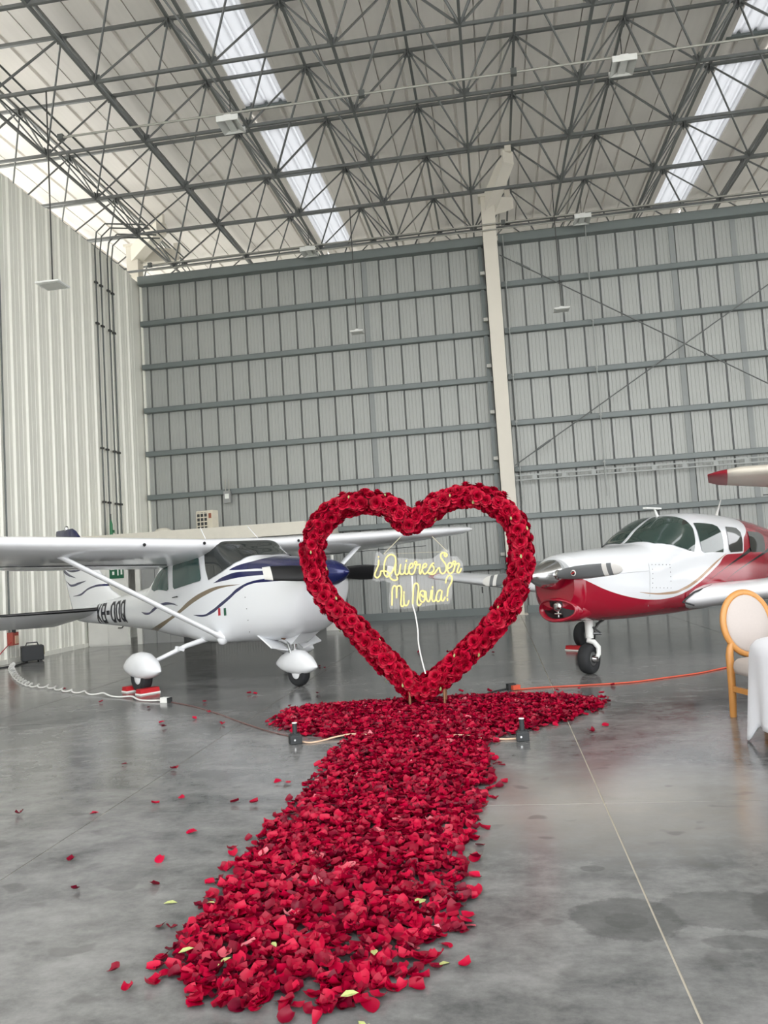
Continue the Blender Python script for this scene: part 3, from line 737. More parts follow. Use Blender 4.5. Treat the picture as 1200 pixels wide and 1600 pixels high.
NAVY = (22, 27, 76); BRN = (118, 104, 84)
pt = Paint('white_navy_paint', (228, 231, 234), (-7, 1, .5, 2.1))
pt.band([(-3.9, .672), (-3.2, .70), (-2.8, .765), (-2.34, .905), (-2.0, 1.02), (-1.59, 1.168), (-1.24, 1.27), (-.9, 1.343), (-.46, 1.379)],
        [(-3.9, .674), (-3.2, .753), (-2.6, .878), (-2.12, 1.027), (-1.75, 1.186), (-1.36, 1.304), (-.99, 1.368), (-.7, 1.38), (-.46, 1.381)], BRN)
pt.band([(-3.4, 1.012), (-3.2, .970), (-2.97, 1.008), (-2.71, 1.085), (-2.45, 1.126), (-2.29, 1.13), (-2.09, 1.105)],
        [(-3.4, 1.016), (-3.15, 1.008), (-2.9, 1.078), (-2.66, 1.14), (-2.45, 1.166), (-2.25, 1.151), (-2.09, 1.107)], NAVY)
pt.band([(-1.65, .976), (-1.43, .953), (-1.18, .992), (-.95, 1.082), (-.69, 1.20), (-.52, 1.282), (-.17, 1.386), (.13, 1.396), (.7, 1.40)],
        [(-1.65, .98), (-1.43, .980), (-1.17, 1.041), (-.92, 1.146), (-.69, 1.248), (-.51, 1.334), (-.17, 1.42), (.13, 1.44), (.7, 1.45)], NAVY)
pt.band([(-1.08, 1.413), (-.77, 1.445), (-.45, 1.475), (-.10, 1.485), (.7, 1.49)], [(-1.08, 1.416), (-.81, 1.5), (-.47, 1.547), (-.14, 1.543), (.7, 1.53)], NAVY)
pt.below([(-.72, 1.578), (-.5, 1.572), (-.27, 1.575), (.05, 1.561), (.74, 1.555)], NAVY, -.70, None, True)
m_lo = [(-.72, 1.58), (-.53, 1.644), (-.34, 1.684), (-.2, 1.73), (-.1, 2.0), (.74, 2.0)]
pt.below(m_lo, (228, 231, 234), -.75, -.08, True)
CES_SKIN = pt.done()
pt = Paint('white_navy_tail', (236, 238, 240), (-8, -3.8, .9, 2.7))
pt.below([(-8, 1.98), (-7.4, 1.84), (-6.9, 1.76), (-6.4, 1.80), (-5.6, 2.0)], NAVY, None, None, True)
pt.below([(-8, 2.46), (-7, 2.44), (-5.5, 2.44)], NAVY, None, None, True)
pt.band([(-7.75, 2.02), (-7.5, 1.80), (-7.2, 1.70), (-6.75, 1.64)], [(-7.75, 2.08), (-7.5, 1.89), (-7.2, 1.76), (-6.75, 1.642)], NAVY)
pt.band([(-7.35, 1.60), (-7.0, 1.48), (-6.6, 1.52), (-6.25, 1.575)], [(-7.35, 1.605), (-7.0, 1.525), (-6.6, 1.56), (-6.25, 1.58)], NAVY)
pt.band([(-7.0, 1.29), (-6.6, 1.30), (-6.1, 1.42), (-5.6, 1.46), (-5.1, 1.44)], [(-7.0, 1.295), (-6.6, 1.335), (-6.1, 1.455), (-5.6, 1.50), (-5.1, 1.442)], NAVY)
CES_TAIL = pt.done()
M_WINGW = mat('wing_white', (236, 238, 240), .2, 0, .03, 2., Coat_Weight=.4)
high_wing('white_aircraft', ORG_C, R(-37.5), 'white high-wing propeller aircraft with navy swooshes on the left', CES_SKIN, M_WINGW, CES_TAIL)
M_WINGC = mat('wing_cream', (214, 208, 194), .35, 0, .05)
o = high_wing('cream_aircraft', (9.1, 8.6, 0), R(-105), 'cream high-wing aircraft showing only a red-tipped wing at the right edge', M_WINGC, M_WINGC, M_WINGC, mat('tip_red', (150, 18, 40), .3), regs=False)
o.scale = (1.2, 1.2, 1.2)

# ---------------------------------------------------------------- red and white low-wing aircraft
RW = (222, 225, 228); RR = (150, 14, 40)
pt = Paint('white_red_paint', RW, (-7, .8, .5, 2.1), .14)
pt.below([(-7, 2.1), (-3.62, 2.1), (-3.56, 1.98), (-3.53, 1.80), (-3.47, 1.71), (-3.38, 1.645), (-3.28, 1.59), (-3.22, 1.48), (-3.15, 1.366), (-2.74, 1.368), (-2.37, 1.228), (-2.05, 1.097), (-1.75, .986), (-1.48, .907), (-1.21, .867), (-.93, .859), (-.65, .873), (-.46, .896), (-.24, .938), (-.03, .991), (.165, 1.054), (.33, 1.121), (.45, 1.177), (.53, 1.212), (.8, 1.22)], RR)
pt.band([(-2.64, 1.378), (-2.38, 1.280), (-2.05, 1.136), (-1.74, 1.016), (-1.47, .945), (-1.19, .908), (-.92, .917), (-.66, .942), (-.43, .981)],
        [(-2.64, 1.383), (-2.38, 1.304), (-2.05, 1.181), (-1.74, 1.062), (-1.46, .982), (-1.19, .942), (-.92, .942), (-.66, .957), (-.43, .985)], (170, 140, 112))
pt.band([(-3.9, 1.49), (-3.3, 1.345), (-2.7, 1.205), (-2.05, 1.013)], [(-3.9, 1.62), (-3.3, 1.40), (-2.7, 1.222), (-2.05, 1.016)], (20, 18, 22))
pt.band([(-4.4, 1.40), (-3.9, 1.315), (-3.05, 1.142), (-2.62, 1.018)], [(-4.4, 1.47), (-3.9, 1.355), (-3.05, 1.155), (-2.62, 1.02)], (20, 18, 22))
M_REDP = pt.done()
S = RED
ro = empty('red_aircraft', ORG_R, R(228), label='red and white low-wing propeller aircraft with chrome spinner on the right', cat='aircraft')
fuselage(S, 'fuselage', M_REDP, ro)
for port in (True, False):
    c = (lambda p: 180-p) if port else (lambda p: p)
    top = [(-.93, 87.0), (-1.25, 87.6), (-1.70, 87.8)]
    sd = [(-1.80, 1.935), (-1.88, 1.87), (-1.885, 1.75), (-1.82, 1.58), (-1.745, 1.435), (-1.62, 1.455), (-1.42, 1.505), (-1.2, 1.553), (-1.05, 1.573)]
    poly = [(a, c(p)) for a, p in top]+[(a, psi_of(S, a, z, port)) for a, z in sd]
    w_ = obj('windshield_pane', patch(S, poly, .009), M_TINT, ro)
    obj('cabin_window', side_patch(S, [(-1.985, 1.825), (-2.2, 1.82), (-2.45, 1.80), (-2.56, 1.765), (-2.60, 1.68), (-2.575, 1.5), (-2.54, 1.40), (-2.02, 1.412), (-1.95, 1.44), (-1.935, 1.60)], port, .008), M_TINT, ro)
    obj('cabin_window', side_patch(S, [(-2.80, 1.76), (-3.0, 1.75), (-3.13, 1.735), (-3.21, 1.67), (-3.18, 1.5), (-3.14, 1.39), (-2.76, 1.39), (-2.72, 1.44), (-2.75, 1.6)], port, .008), M_SMOKE, ro)
    obj('cabin_window', side_patch(S, [(-3.48, 1.68), (-3.9, 1.66), (-4.05, 1.60), (-4.0, 1.40), (-3.9, 1.36), (-3.45, 1.37), (-3.42, 1.45)], port, .008), M_SMOKE, ro)
# chin intake with landing light
rings = []
for a, zc, w, h in ((.61, .845, .235, .105), (.67, .845, .265, .125), (.65, .843, .285, .142), (.56, .842, .30, .15), (.5, .85, .32, .165), (.2, .86, .36, .185), (-.2, .85, .36, .18)):
    rings.append([Vector((a-.10*abs(math.cos(2*math.pi*k/28))*(1 if a > .55 else .3), w*math.cos(2*math.pi*k/28), zc+h*math.sin(2*math.pi*k/28))) for k in range(28)])
M_REDM = mat('gloss_red', RR, .14, 0, .04, Coat_Weight=.4)
it = MB().loft(rings, caps=False).build('chin_intake', M_REDM, ro)
rings = [[Vector((a-.10*abs(math.cos(2*math.pi*k/28)), w*math.cos(2*math.pi*k/28), .845+h*math.sin(2*math.pi*k/28))) for k in range(28)] for a, w, h in ((.61, .236, .106), (.50, .23, .10))]
MB().loft(rings, caps=True).build('intake_duct', M_BLACK, it)
MB().lathe([(.001, -.05), (.05, -.04), (.062, 0), (.058, .012), (.03, .022), (.001, .025)], axis='X', n=18, c=(.60, .04, .885)).build('landing_light', M_CHROME, it)
MB().tube([(.60, .0, .80), (.60, .1, .80)], .014, 6).tube([(.60, .05, .76), (.60, .05, .84)], .010, 6).build('light_bracket', M_CHROME, it)
# spinner + propeller
MB().lathe([(.185, 0), (.183, .05), (.165, .15), (.125, .29), (.07, .41), (.02, .48), (.001, .49)], axis='X', n=32, c=(.57, 0, 1.27)).build('spinner', M_CHROME, ro)
M_BLADE = mat('blade_grey', (112, 116, 118), .4); M_TIPW = mat('blade_white', (226, 226, 222), .35)
for s in (1, -1):
    rings = []
    prof = ((.14, .04, .04), (.20, .05, .05), (.30, .075, .04), (.45, .088, .03), (.60, .088, .025), (.74, .082, .02), (.80, .08, .018), (.86, .077, .016), (.92, .073, .014), (.98, .066, .012), (1.03, .045, .01), (1.05, .02, .008))
    for y, w, th in prof:
        an = R(34-16*y)*s; cz = 1.27+.055*s*(y-.13)
        rings.append([Vector((.70, s*y, cz))+Vector((math.sin(an)*w*math.cos(q)+th*math.cos(an)*math.sin(q), 0, math.cos(an)*w*math.cos(q)-th*math.sin(an)*math.sin(q))) for q in [2*math.pi*i/14 for i in range(14)]])
    bl = MB().loft(rings[:7]).build('propeller_blade', M_BLADE, ro)
    MB().loft(rings[6:8]).build('tip_band', M_TIPW, bl); MB().loft(rings[7:9]).build('tip_band', M_BLADE, bl); MB().loft(rings[8:]).build('tip_band', M_TIPW, bl)
    MB().lathe([(.056, -.03), (.06, 0), (.056, .03)], axis='Y', n=14, c=(.70, s*.165, 1.27)).build('blade_cuff', M_CHROME, bl)
    if s > 0:
        e = MB().lathe([(.036, 0), (.034, .004), (.001, .005)], axis='X', n=20, c=(.745, .42, 1.286)).build('blade_badge', M_TIPW, bl)
        MB().lathe([(.026, 0), (.024, .004), (.001, .005)], axis='X', n=20, c=(.749, .42, 1.286)).build('badge_centre', mat('badge_dark', (52, 20, 24), .4), e)
        MB().bar((.756, .395, 1.275), (.756, .445, 1.297), .004, .010).build('badge_mark', mat('badge_red', (190, 40, 40), .4), e)
# wings
for s in (1, -1):
    st = [(s*.3, -1.52, .80, 2.2, 1., .05), (s*.62, -1.60, .82, 2.05, 1., .05), (s*1.0, -1.78, .86, 1.85, 1., .05), (s*2.4, -1.86, 1.0, 1.65, 1., .04), (s*4.4, -1.98, 1.19, 1.15, .95, .03), (s*4.95, -2.03, 1.24, .98, .85, .02), (s*5.1, -2.12, 1.255, .75, .55, .02), (s*5.16, -2.25, 1.26, .5, .3, .01)]
    w_ = wing(st, 'wing', M_WINGW, ro, .155, .015)
    wing([(s*4.86, -2.015, 1.232, 1.02, .92, .02), (s*5.0, -2.03, 1.245, .98, .85, .02), (s*5.13, -2.12, 1.256, .75, .58, .02), (s*5.20, -2.25, 1.26, .5, .32, .01)], 'wing_tip', M_REDM, w_, .16, .015)
    MB().tube([(-1.50, s*.47, .78), (-1.60, s*.60, .90), (-1.95, s*.66, .965), (-2.6, s*.64, .98)], .014, 6).tube([(-1.50, s*.47, .78), (-1.60, s*.585, .725)], .012, 6).build('root_seal', M_BLACK, w_)
    MB().lathe([(.06, -.01), (.055, .008), (.001, .012)], n=16, c=(-2.2, s*1.5, 1.02)).build('fuel_cap', M_SEAL, w_)
    MB().tube([(-2.0, s*3.6, 1.03), (-2.0, s*3.6, .92)], .012, 6).build('tiedown_ring', M_SEAL, w_)
    wing([(s*.1, -5.75, 1.30, 1.15, .7, 0), (s*1.7, -6.15, 1.36, .75, .7, 0), (s*1.82, -6.3, 1.37, .45, .4, 0)], 'tailplane', M_WINGW, ro, .10, 0)
    # main gear
    y = s*1.50 if s > 0 else s*1.62
    MB().tube([(-2.2, y*.95, .86), (-2.2, y, .30)], [.05, .035], 10).build('gear_leg', M_LAMPW, ro)
    wheel(.215, .16, 'main_wheel', ro, (-2.2, y+s*.03, .215), M_RUB, M_ALU)
wing([(1.3, -5.3, 0, 1.7, .5, 0), (1.6, -5.7, 0, 1.4, .8, 0), (2.5, -6.35, 0, .95, .9, 0), (2.62, -6.5, 0, .7, .5, 0)], 'fin', M_REDM, ro, .10, 0, True)
# nose gear
wheel(.19, .15, 'nose_wheel', ro, (0, 0, .19), M_RUB, M_ALU, R(8))
MB().tube([(-.06, 0, .70), (-.05, 0, .44)], [.055, .05], 12).build('nose_strut', M_LAMPW, ro)
MB().tube([(-.05, .0, .46), (.02, .03, .41), (-.01, .085, .40), (-.06, .11, .33), (-.05, .115, .25), (0, .11, .19)], [.03, .032, .034, .033, .03, .024], 10).build('nose_fork', M_LAMPW, ro)
MB().tube([(-.05, .03, .50), (-.16, .10, .49)], .018, 8).tube([(-.10, 0, .50), (-.35, .02, .68)], .016, 6).build('torque_link', M_ALU, ro)
MB().tube([(-.18, .02, .60), (-.45, .04, .68)], .014, 6).tube([(-.05, .06, .58), (-.14, .10, .5)], .012, 6).build('drag_brace', M_SEAL, ro)
MB().tube([(0, .08, .19), (0, .135, .19)], [.05, .03], 12).build('axle_nut', M_CHROME, ro)
# roof fittings, seams and rivets
an = MB().tube([(-1.88, 0, 1.95), (-1.80, 0, 2.07)], [.02, .014], 8).build('antenna_mast', M_LAMPW, ro)
MB().bar((-1.95, 0, 2.075), (-1.55, 0, 2.085), .05, .022).build('antenna_bar', M_LAMPW, an)
MB().tube([(-3.35, .1, 1.93), (-3.55, .1, 2.20)], [.022, .006], 8).build('fin_antenna', M_LAMPW, ro)
mb = MB()
for k in range(6):
    for a, z in ((-.745-.077*k, 1.31-.004*k), (-.69-.085*k, 1.02-.006*k)): mb.lathe([(.006, 0), (.005, .004), (.001, .005)], axis='Y', n=6, c=(a, halfw(S, a, z)+.001, z))
for k in range(1, 5):
    for a0, a1 in ((-.745, -.69), (-1.13, -1.115)):
        f = k/5; a = a0+(a1-a0)*f; z = 1.31-.29*f; mb.lathe([(.006, 0), (.005, .004), (.001, .005)], axis='Y', n=6, c=(a, halfw(S, a, z)+.001, z))
mb.build('panel_rivets', M_SEAL, ro)
mb = MB()
seam = [(-.70, 1.395), (-.675, 1.30), (-.66, 1.21), (-.64, 1.07), (-.63, .93), (-.65, .79)]
for (a, z), (a2, z2) in zip(seam, seam[1:]): mb.bar((a, halfw(S, a, z)+.001, z), (a2, halfw(S, a2, z2)+.001, z2), .005, .004)
for k in range(8):
    a, a2 = .35-.125*k, .35-.125*(k+1); z = 1.235; mb.bar((a, halfw(S, a, z)+.001, z), (a2, halfw(S, a2, z)+.001, z), .004, .004)
mb.build('cowl_seam', mat('seam_grey', (150, 152, 154), .5), ro)

# ================================================================ ROSE HEART
def petal_mat(name, dark, mid, bright, rough=.42, pale=False):
    t = NT(name)
    oi = t.n('ShaderNodeObjectInfo'); ge = t.n('ShaderNodeNewGeometry')
    r_ = t.math('FRACT', t.math('ADD', oi.outputs['Random'], ge.outputs['Random Per Island']))
    cr = t.n('ShaderNodeValToRGB'); t.l(r_, cr.inputs[0]); e = cr.color_ramp.elements
    e[0].position = 0; e[0].color = (*lin(dark), 1); e[1].position = .42; e[1].color = (*lin(mid), 1)
    x = e.new(.75); x.color = (*lin(bright), 1)
    if pale: x = e.new(.985); x.color = (*lin(bright), 1); x = e.new(.995); x.color = (*lin((214, 120, 130)), 1)
    f = t.noise(t.objc(), 40., 3); c = t.mix(f, cr.outputs[0], tuple(v*.72 for v in lin(mid)))
    t.set(Base_Color=t.mix(.25, cr.outputs[0], c), Roughness=rough, Specular_IOR_Level=.22)
    return t.m
M_ROSE = petal_mat('rose_red', (124, 0, 26), (158, 0, 36), (188, 5, 50), .55)
M_PETAL = petal_mat('petal_crimson', (86, 0, 28), (138, 0, 36), (170, 1, 48), .42, True)
M_LEAF = mat('dry_leaf', (150, 160, 104), .6, 0, .3)

def rose_mesh(seed):
    rd = random.Random(seed); mb = MB()
    def petal(th, wa, r0, r1, z0, z1, curl, nu=5, nv=4):
        V = []
        for j in range(nv):
            v = j/(nv-1)
            for i in range(nu):
                u = -1+2*i/(nu-1); vv = v*(1-.18*u*u)
                r = r0+(r1-r0)*vv**.8+curl*vv**3*(1-.3*u*u); z = z0+(z1-z0)*math.sin(vv*1.45)-curl*.55*vv**4
                a = th+u*wa*(.55+.45*math.sin(math.pi*(.15+.75*vv))); V.append((r*math.cos(a), r*math.sin(a), z))
        mb.add(V, [(j*nu+i, j*nu+i+1, (j+1)*nu+i+1, (j+1)*nu+i) for j in range(nv-1) for i in range(nu-1)], True)
    for k in range(3): petal(rd.random()*6, 1.5, .05, .15, .15, .78, .02)
    for k in range(4): petal(k*1.57+rd.random()*.5, 1.05, .10, .34, .05, .74, .06)
    for k in range(5): petal(k*1.257+rd.random()*.5, .95, .12, .56, -.05, .62, .14)
    for k in range(6): petal(k*1.047+rd.random()*.5, .85, .12, .80, -.15, .40, .22)
    return mb.mesh('rose')
RM = [rose_mesh(k) for k in range(4)]
for m_ in RM: m_.materials.append(M_ROSE)
HC = Vector((-.87, 8.34, 0))
hp = [(-.88, 1.93), (-1.05, 2.11), (-1.25, 2.19), (-1.5, 2.19), (-1.75, 2.09), (-1.93, 1.86), (-1.96, 1.58), (-1.87, 1.26), (-1.61, .94), (-1.31, .59), (-1.09, .34), (-.90, .17), (-.66, .30), (-.40, .50), (-.12, .76), (.10, 1.02), (.23, 1.31), (.27, 1.58), (.23, 1.85), (.08, 2.06), (-.18, 2.18), (-.42, 2.17), (-.66, 2.07)]
path = catmull([(x, 8.34, z) for x, z in hp], 10, True)
heart = empty('rose_heart', HC, label='large standing heart frame covered in red roses', cat='heart arch')
M_CORE = mat('flower_foam', (110, 0, 24), .9)
MB().tube([p-HC for p in path+[path[0]]], .075, 10, caps=False).build('frame_core', M_CORE, heart)
# even spacing along the path
cum = [0.]
for a, b in zip(path, path[1:]+path[:1]): cum.append(cum[-1]+(b-a).length)
def along(s):
    s %= cum[-1]
    for i in range(len(path)):
        if cum[i+1] >= s:
            a, b = path[i], path[(i+1) % len(path)]; f = (s-cum[i])/max(1e-9, cum[i+1]-cum[i]); return a+(b-a)*f, (b-a).normalized()
nrow = 60; rd = random.Random(3); back = MB()
for i in range(nrow):
    for k in range(9):
        s = cum[-1]*(i+.5*(k % 2)+rd.uniform(-.16, .16))/nrow
        p, d = along(s); side = d.cross(Vector((0, 1, 0))).normalized()
        ang = (k-2)*R(40)+rd.uniform(-.16, .16)          # 0 = toward the viewer
        nrm = (Vector((0, -1, 0))*math.cos(ang)+side*math.sin(ang)).normalized()
        nrm = (nrm+Vector((rd.uniform(-.22, .22), rd.uniform(-.22, .22), rd.uniform(-.22, .22)))).normalized()
        c = p-HC+nrm*rd.uniform(.064, .100); sc = rd.uniform(.068, .090)
        q = nrm.to_track_quat('Z', 'Y'); q.rotate(Matrix.Rotation(rd.uniform(0, 6.28), 3, nrm))
        if c.z < .06 and nrm.z < 0: continue
        if k < 5:
            o = obj('rose', rd.choice(RM), None, heart, c); o.rotation_mode = 'QUATERNION'; o.rotation_quaternion = q; o.scale = (sc, sc, sc)
        else:
            me = RM[i % 4]; M_ = Matrix.LocRotScale(c, q, Vector((sc, sc, sc)))
            back.add([M_ @ v.co for v in me.vertices], [tuple(f.vertices) for f in me.polygons], True)
back.build('rear_roses', M_ROSE, heart, kind='stuff')
lm = MB(); lm.add([(0, -.5, 0), (.28, -.1, .08), (.2, .3, .05), (0, .6, -.05), (-.2, .3, .05), (-.28, -.1, .08), (0, 0, 0)], [(0, 1, 6), (1, 2, 6), (2, 3, 6), (3, 4, 6), (4, 5, 6), (5, 0, 6)]); lm = lm.mesh('leaf'); lm.materials.append(M_LEAF)
for i in range(22):
    p, d = along(cum[-1]*(i+rd.random()*.8)/22); side = d.cross(Vector((0, 1, 0))).normalized(); ang = rd.uniform(-1.3, 1.3)
    nrm = Vector((0, -1, 0))*math.cos(ang)+side*math.sin(ang)
    o = obj('leaf', lm, None, heart, p-HC+nrm*.15); o.rotation_mode = 'QUATERNION'; o.rotation_quaternion = nrm.to_track_quat('Z', 'Y'); s = rd.uniform(.03, .05); o.scale = (s, s, s)
M_STAND = mat('bronze_stand', (150, 112, 84), .4, .6)
for x, y in ((-.99, 8.25), (-.63, 8.27), (-.99, 8.5), (-.63, 8.5)): MB().tube([(x+.87, y-8.34, 0), (x+.87, y-8.34, .24)], .014, 8).build('stand_leg', M_STAND, heart)
for y in (8.5,): MB().tube([(-.12, y-8.34, .2), (.24, y-8.34, .2)], .012, 6).build('stand_bar', M_STAND, heart)

# ---------------------------------------------------------------- neon sign
def sgn(px, py, y=8.20):
    u, v = (px-560)/200, (py-840)/160
    x = (-1.4366*(1-u)+-.0805*u)*(1-v)+(-1.5028*(1-u)+-.1556*u)*v
    z = (1.8233*(1-u)+1.7326*u)*(1-v)+(.7376*(1-u)+.6722*u)*v
    k = y/8.28
    return Vector((x*k, y, 1.5+(z-1.5)*k))
C1, C2, C3, C4 = (580, 855), (650, 855), (605, 895), (650, 895)
STROKES = [
 (C1, [(178, 212), (180, 242)]), (C1, [(185, 300), (180, 400), (150, 490), (115, 570), (90, 650), (110, 700), (155, 720), (205, 680), (230, 620), (228, 565)]),
 (C1, [(480, 165), (380, 230), (330, 350), (310, 480), (310, 590), (340, 670), (400, 700), (440, 650), (500, 590), (560, 470), (590, 340), (570, 220), (480, 165)]),
 (C1, [(228, 568), (320, 565), (390, 580), (440, 640), (455, 710), (500, 760), (560, 785), (620, 765), (630, 730), (605, 690)]),
 (C1, [(600, 405), (580, 480), (580, 600), (610, 660), (650, 640), (680, 560), (705, 400), (685, 540), (700, 625), (740, 640), (790, 600), (815, 480), (830, 390), (812, 500), (808, 600), (840, 635), (885, 610), (910, 510), (970, 480), (1000, 420), (965, 380), (920, 430), (905, 540), (925, 620), (970, 640), (1020, 600), (1050, 510), (1065, 430), (1030, 380), (1055, 340), (1085, 360), (1070, 430), (1120, 410), (1165, 410), (1160, 470), (1145, 570), (1165, 635)]),
 (C1, [(845, 300), (833, 350)]),
 (C2, [(120, 640), (175, 500), (240, 470), (265, 410), (225, 390), (180, 440), (165, 540), (190, 610), (230, 630), (290, 580), (340, 490), (380, 410), (440, 370)]),
 (C2, [(380, 410), (430, 470), (435, 540), (400, 590), (340, 610), (290, 600), (380, 640), (450, 620), (500, 550), (545, 490), (570, 500), (580, 570), (620, 620), (670, 615), (710, 560), (725, 480), (700, 390), (640, 310), (600, 240), (600, 170), (640, 130), (700, 140), (745, 180), (715, 225), (680, 190), (690, 150)]),
 (C2, [(735, 510), (820, 480), (860, 420), (830, 370), (780, 390), (755, 470), (755, 550), (790, 610), (840, 615), (890, 560), (920, 450), (910, 410), (875, 370), (900, 330), (940, 350), (930, 410), (1000, 385), (1025, 410), (990, 520), (975, 580), (1010, 605), (1050, 560), (1075, 495)]),
 (C3, [(125, 770), (130, 600), (130, 430), (150, 340), (190, 310), (225, 340), (235, 450), (235, 600)]),
 (C3, [(240, 450), (250, 340), (300, 310), (345, 350), (350, 480), (340, 640), (335, 740), (365, 795), (405, 760), (408, 640), (405, 510)]), (C3, [(408, 700), (420, 750), (460, 775), (500, 740), (525, 650)]), (C3, [(408, 440), (410, 490)]),
 (C3, [(615, 740), (620, 600), (630, 400), (650, 290), (695, 250), (745, 290), (750, 400), (735, 550), (720, 690), (740, 760), (775, 770), (815, 720)]),
 (C3, [(850, 420), (800, 450), (780, 550), (790, 640), (840, 690), (890, 650), (905, 540), (890, 450), (850, 420)]), (C3, [(810, 510), (870, 570), (915, 430), (930, 560), (950, 650), (990, 680), (1020, 620), (1040, 500), (1050, 410)]),
 (C3, [(1080, 400), (1070, 520), (1065, 620), (1100, 680), (1150, 640), (1170, 570)]), (C3, [(1080, 320), (1082, 370)]),
 (C4, [(600, 410), (540, 430), (500, 520), (490, 610), (530, 680), (580, 640), (610, 530), (625, 420), (612, 540), (612, 630), (650, 660), (690, 590), (705, 570)]),
 (C4, [(710, 250), (720, 180), (760, 90), (810, 65), (855, 110), (850, 210), (800, 310), (765, 390), (750, 520), (740, 560)]), (C4, [(750, 600), (752, 660)])]
t = NT('neon_tube'); t.set(Base_Color=(.22, .17, .05), Roughness=.4, Emission_Color=t.mix(t.noise(t.objc(), 5.), (1., .80, .26), (1., .86, .36)), Emission_Strength=.60); M_NEON = t.m
M_NEON.cycles.emission_sampling = 'NONE'      # faint tubes: found by bounced rays
t = NT('clear_acrylic'); tp = t.n('ShaderNodeBsdfTransparent'); gl = t.n('ShaderNodeBsdfGlossy'); gl.inputs['Roughness'].default_value = .12; dfz = t.n('ShaderNodeBsdfDiffuse')
t.l(t.mix(t.noise(t.objc(), 4.), (.78, .78, .84), (.86, .86, .9)), dfz.inputs[0])
m1_ = t.n('ShaderNodeMixShader'); m1_.inputs[0].default_value = .30; t.l(gl.outputs[0], m1_.inputs[2]); t.l(dfz.outputs[0], m1_.inputs[1])
m2_ = t.n('ShaderNodeMixShader'); m2_.inputs[0].default_value = .075; t.l(tp.outputs[0], m2_.inputs[1]); t.l(m1_.outputs[0], m2_.inputs[2]); t.l(m2_.outputs[0], t.out.inputs[0]); M_ACR = t.m
SO = sgn(655, 900)
sign = empty('neon_sign', SO, label='yellow neon lettering on clear acrylic hung inside the rose heart', cat='sign')
for (ox, oy), pts in STROKES:
    P3 = [sgn(ox+x/15, oy+y/15)-SO for x, y in pts]
    MB().tube(catmull(P3, 4) if len(P3) > 2 else P3, .0082, 7).build('neon_tube', M_NEON, sign)
outl = [(135, 400), (150, 280), (165, 145), (200, 130), (240, 165), (300, 130), (345, 140), (375, 190), (600, 205), (700, 195), (765, 150), (800, 110), (855, 115), (865, 175), (930, 178), (985, 240), (992, 330), (900, 350), (892, 430), (880, 570), (855, 625), (800, 622), (600, 650), (420, 672), (300, 668), (288, 600), (305, 425), (240, 405), (180, 415)]
def acr(u, v, t_): p = sgn(560+u/6, 840+v/6, 8.225)-SO; return (p.x, p.y+t_, p.z)
MB().prism(outl, acr, 0, .006).build('acrylic_backing', M_ACR, sign)
M_WIRE = mat('white_flex', (226, 226, 222), .5); M_LINE = mat('nylon_line', (214, 206, 176), .4)
MB().tube([sgn(600, 866, 8.22)-SO, sgn(628, 838, 8.28)-SO], .003, 5).build('hanging_line', M_LINE, sign)
MB().tube([sgn(700, 862, 8.22)-SO, sgn(676, 838, 8.28)-SO], .003, 5).build('hanging_line', M_LINE, sign)
MB().tube([sgn(600, 866, 8.22)-SO, sgn(700, 862, 8.22)-SO], .0015, 5).build('hanging_line', M_LINE, sign)
MB().tube(catmull([sgn(x, y, 8.24)-SO for x, y in ((645, 900), (646, 925), (646, 945), (650, 960), (654, 985), (655, 1005), (660, 1030), (666, 1052))], 4), .008, 7).build('power_flex', M_WIRE, sign)

# ================================================================ PETAL CARPET
poly = [(-1.43, 3.03), (-1.44, 3.66), (-1.46, 4.14), (-1.42, 4.76), (-1.40, 5.6), (-1.45, 6.5), (-1.42, 6.92), (-1.9, 7.1), (-2.24, 7.6), (-2.38, 8.1), (-2.3, 8.6), (-1.62, 8.72), (-.64, 8.86), (.07, 8.88), (.6, 8.72), (.95, 8.45), (.98, 8.1), (.62, 7.45), (.03, 6.9), (-.20, 6.55), (-.12, 6.0), (-.12, 5.34), (-.22, 4.59), (-.25, 4.1), (-.25, 3.64), (-.26, 3.33), (-.31, 3.10), (-.42, 2.87), (-.57, 2.72), (-.86, 2.70), (-1.08, 2.69), (-1.26, 2.79)]
def inside(x, y):
    c = False; j = len(poly)-1
    for i in range(len(poly)):
        (x1, y1), (x2, y2) = poly[i], poly[j]
        if (y1 > y) != (y2 > y) and x < (x2-x1)*(y-y1)/(y2-y1)+x1: c = not c
        j = i
    return c
def edge_d(x, y):
    best = 9.
    for (x1, y1), (x2, y2) in zip(poly, poly[1:]+poly[:1]):
        dx, dy = x2-x1, y2-y1; f = max(0, min(1, ((x-x1)*dx+(y-y1)*dy)/(dx*dx+dy*dy))); best = min(best, math.hypot(x-x1-f*dx, y-y1-f*dy))
    return best
def petal_mesh(seed):
    rd = random.Random(seed); nu, nv = 5, 5; V = []
    cup = rd.uniform(.10, .32); curl = rd.uniform(-.12, .34); tw = rd.uniform(-.2, .2); fold = rd.uniform(-.15, .25)
    for j in range(nv):
        v = j/(nv-1); w = .50*(.34+.66*math.sin(math.pi*(.10+.62*v)))*(1.0 if v < .9 else .86)
        for i in range(nu):
            u = -1+2*i/(nu-1)
            V.append((u*w, (v-.5)*(1.-.10*u*u*v), cup*u*u+curl*(v-.35)**2+tw*u*(v-.5)+fold*abs(u)*v*v+rd.uniform(-.02, .02)))
    mb = MB(); mb.add(V, [(j*nu+i, j*nu+i+1, (j+1)*nu+i+1, (j+1)*nu+i) for j in range(nv-1) for i in range(nu-1)], True)
    me = mb.mesh('rose_petal'); me.materials.append(M_PETAL); return me
PM = [petal_mesh(k) for k in range(10)]
rd = random.Random(11); spots = []
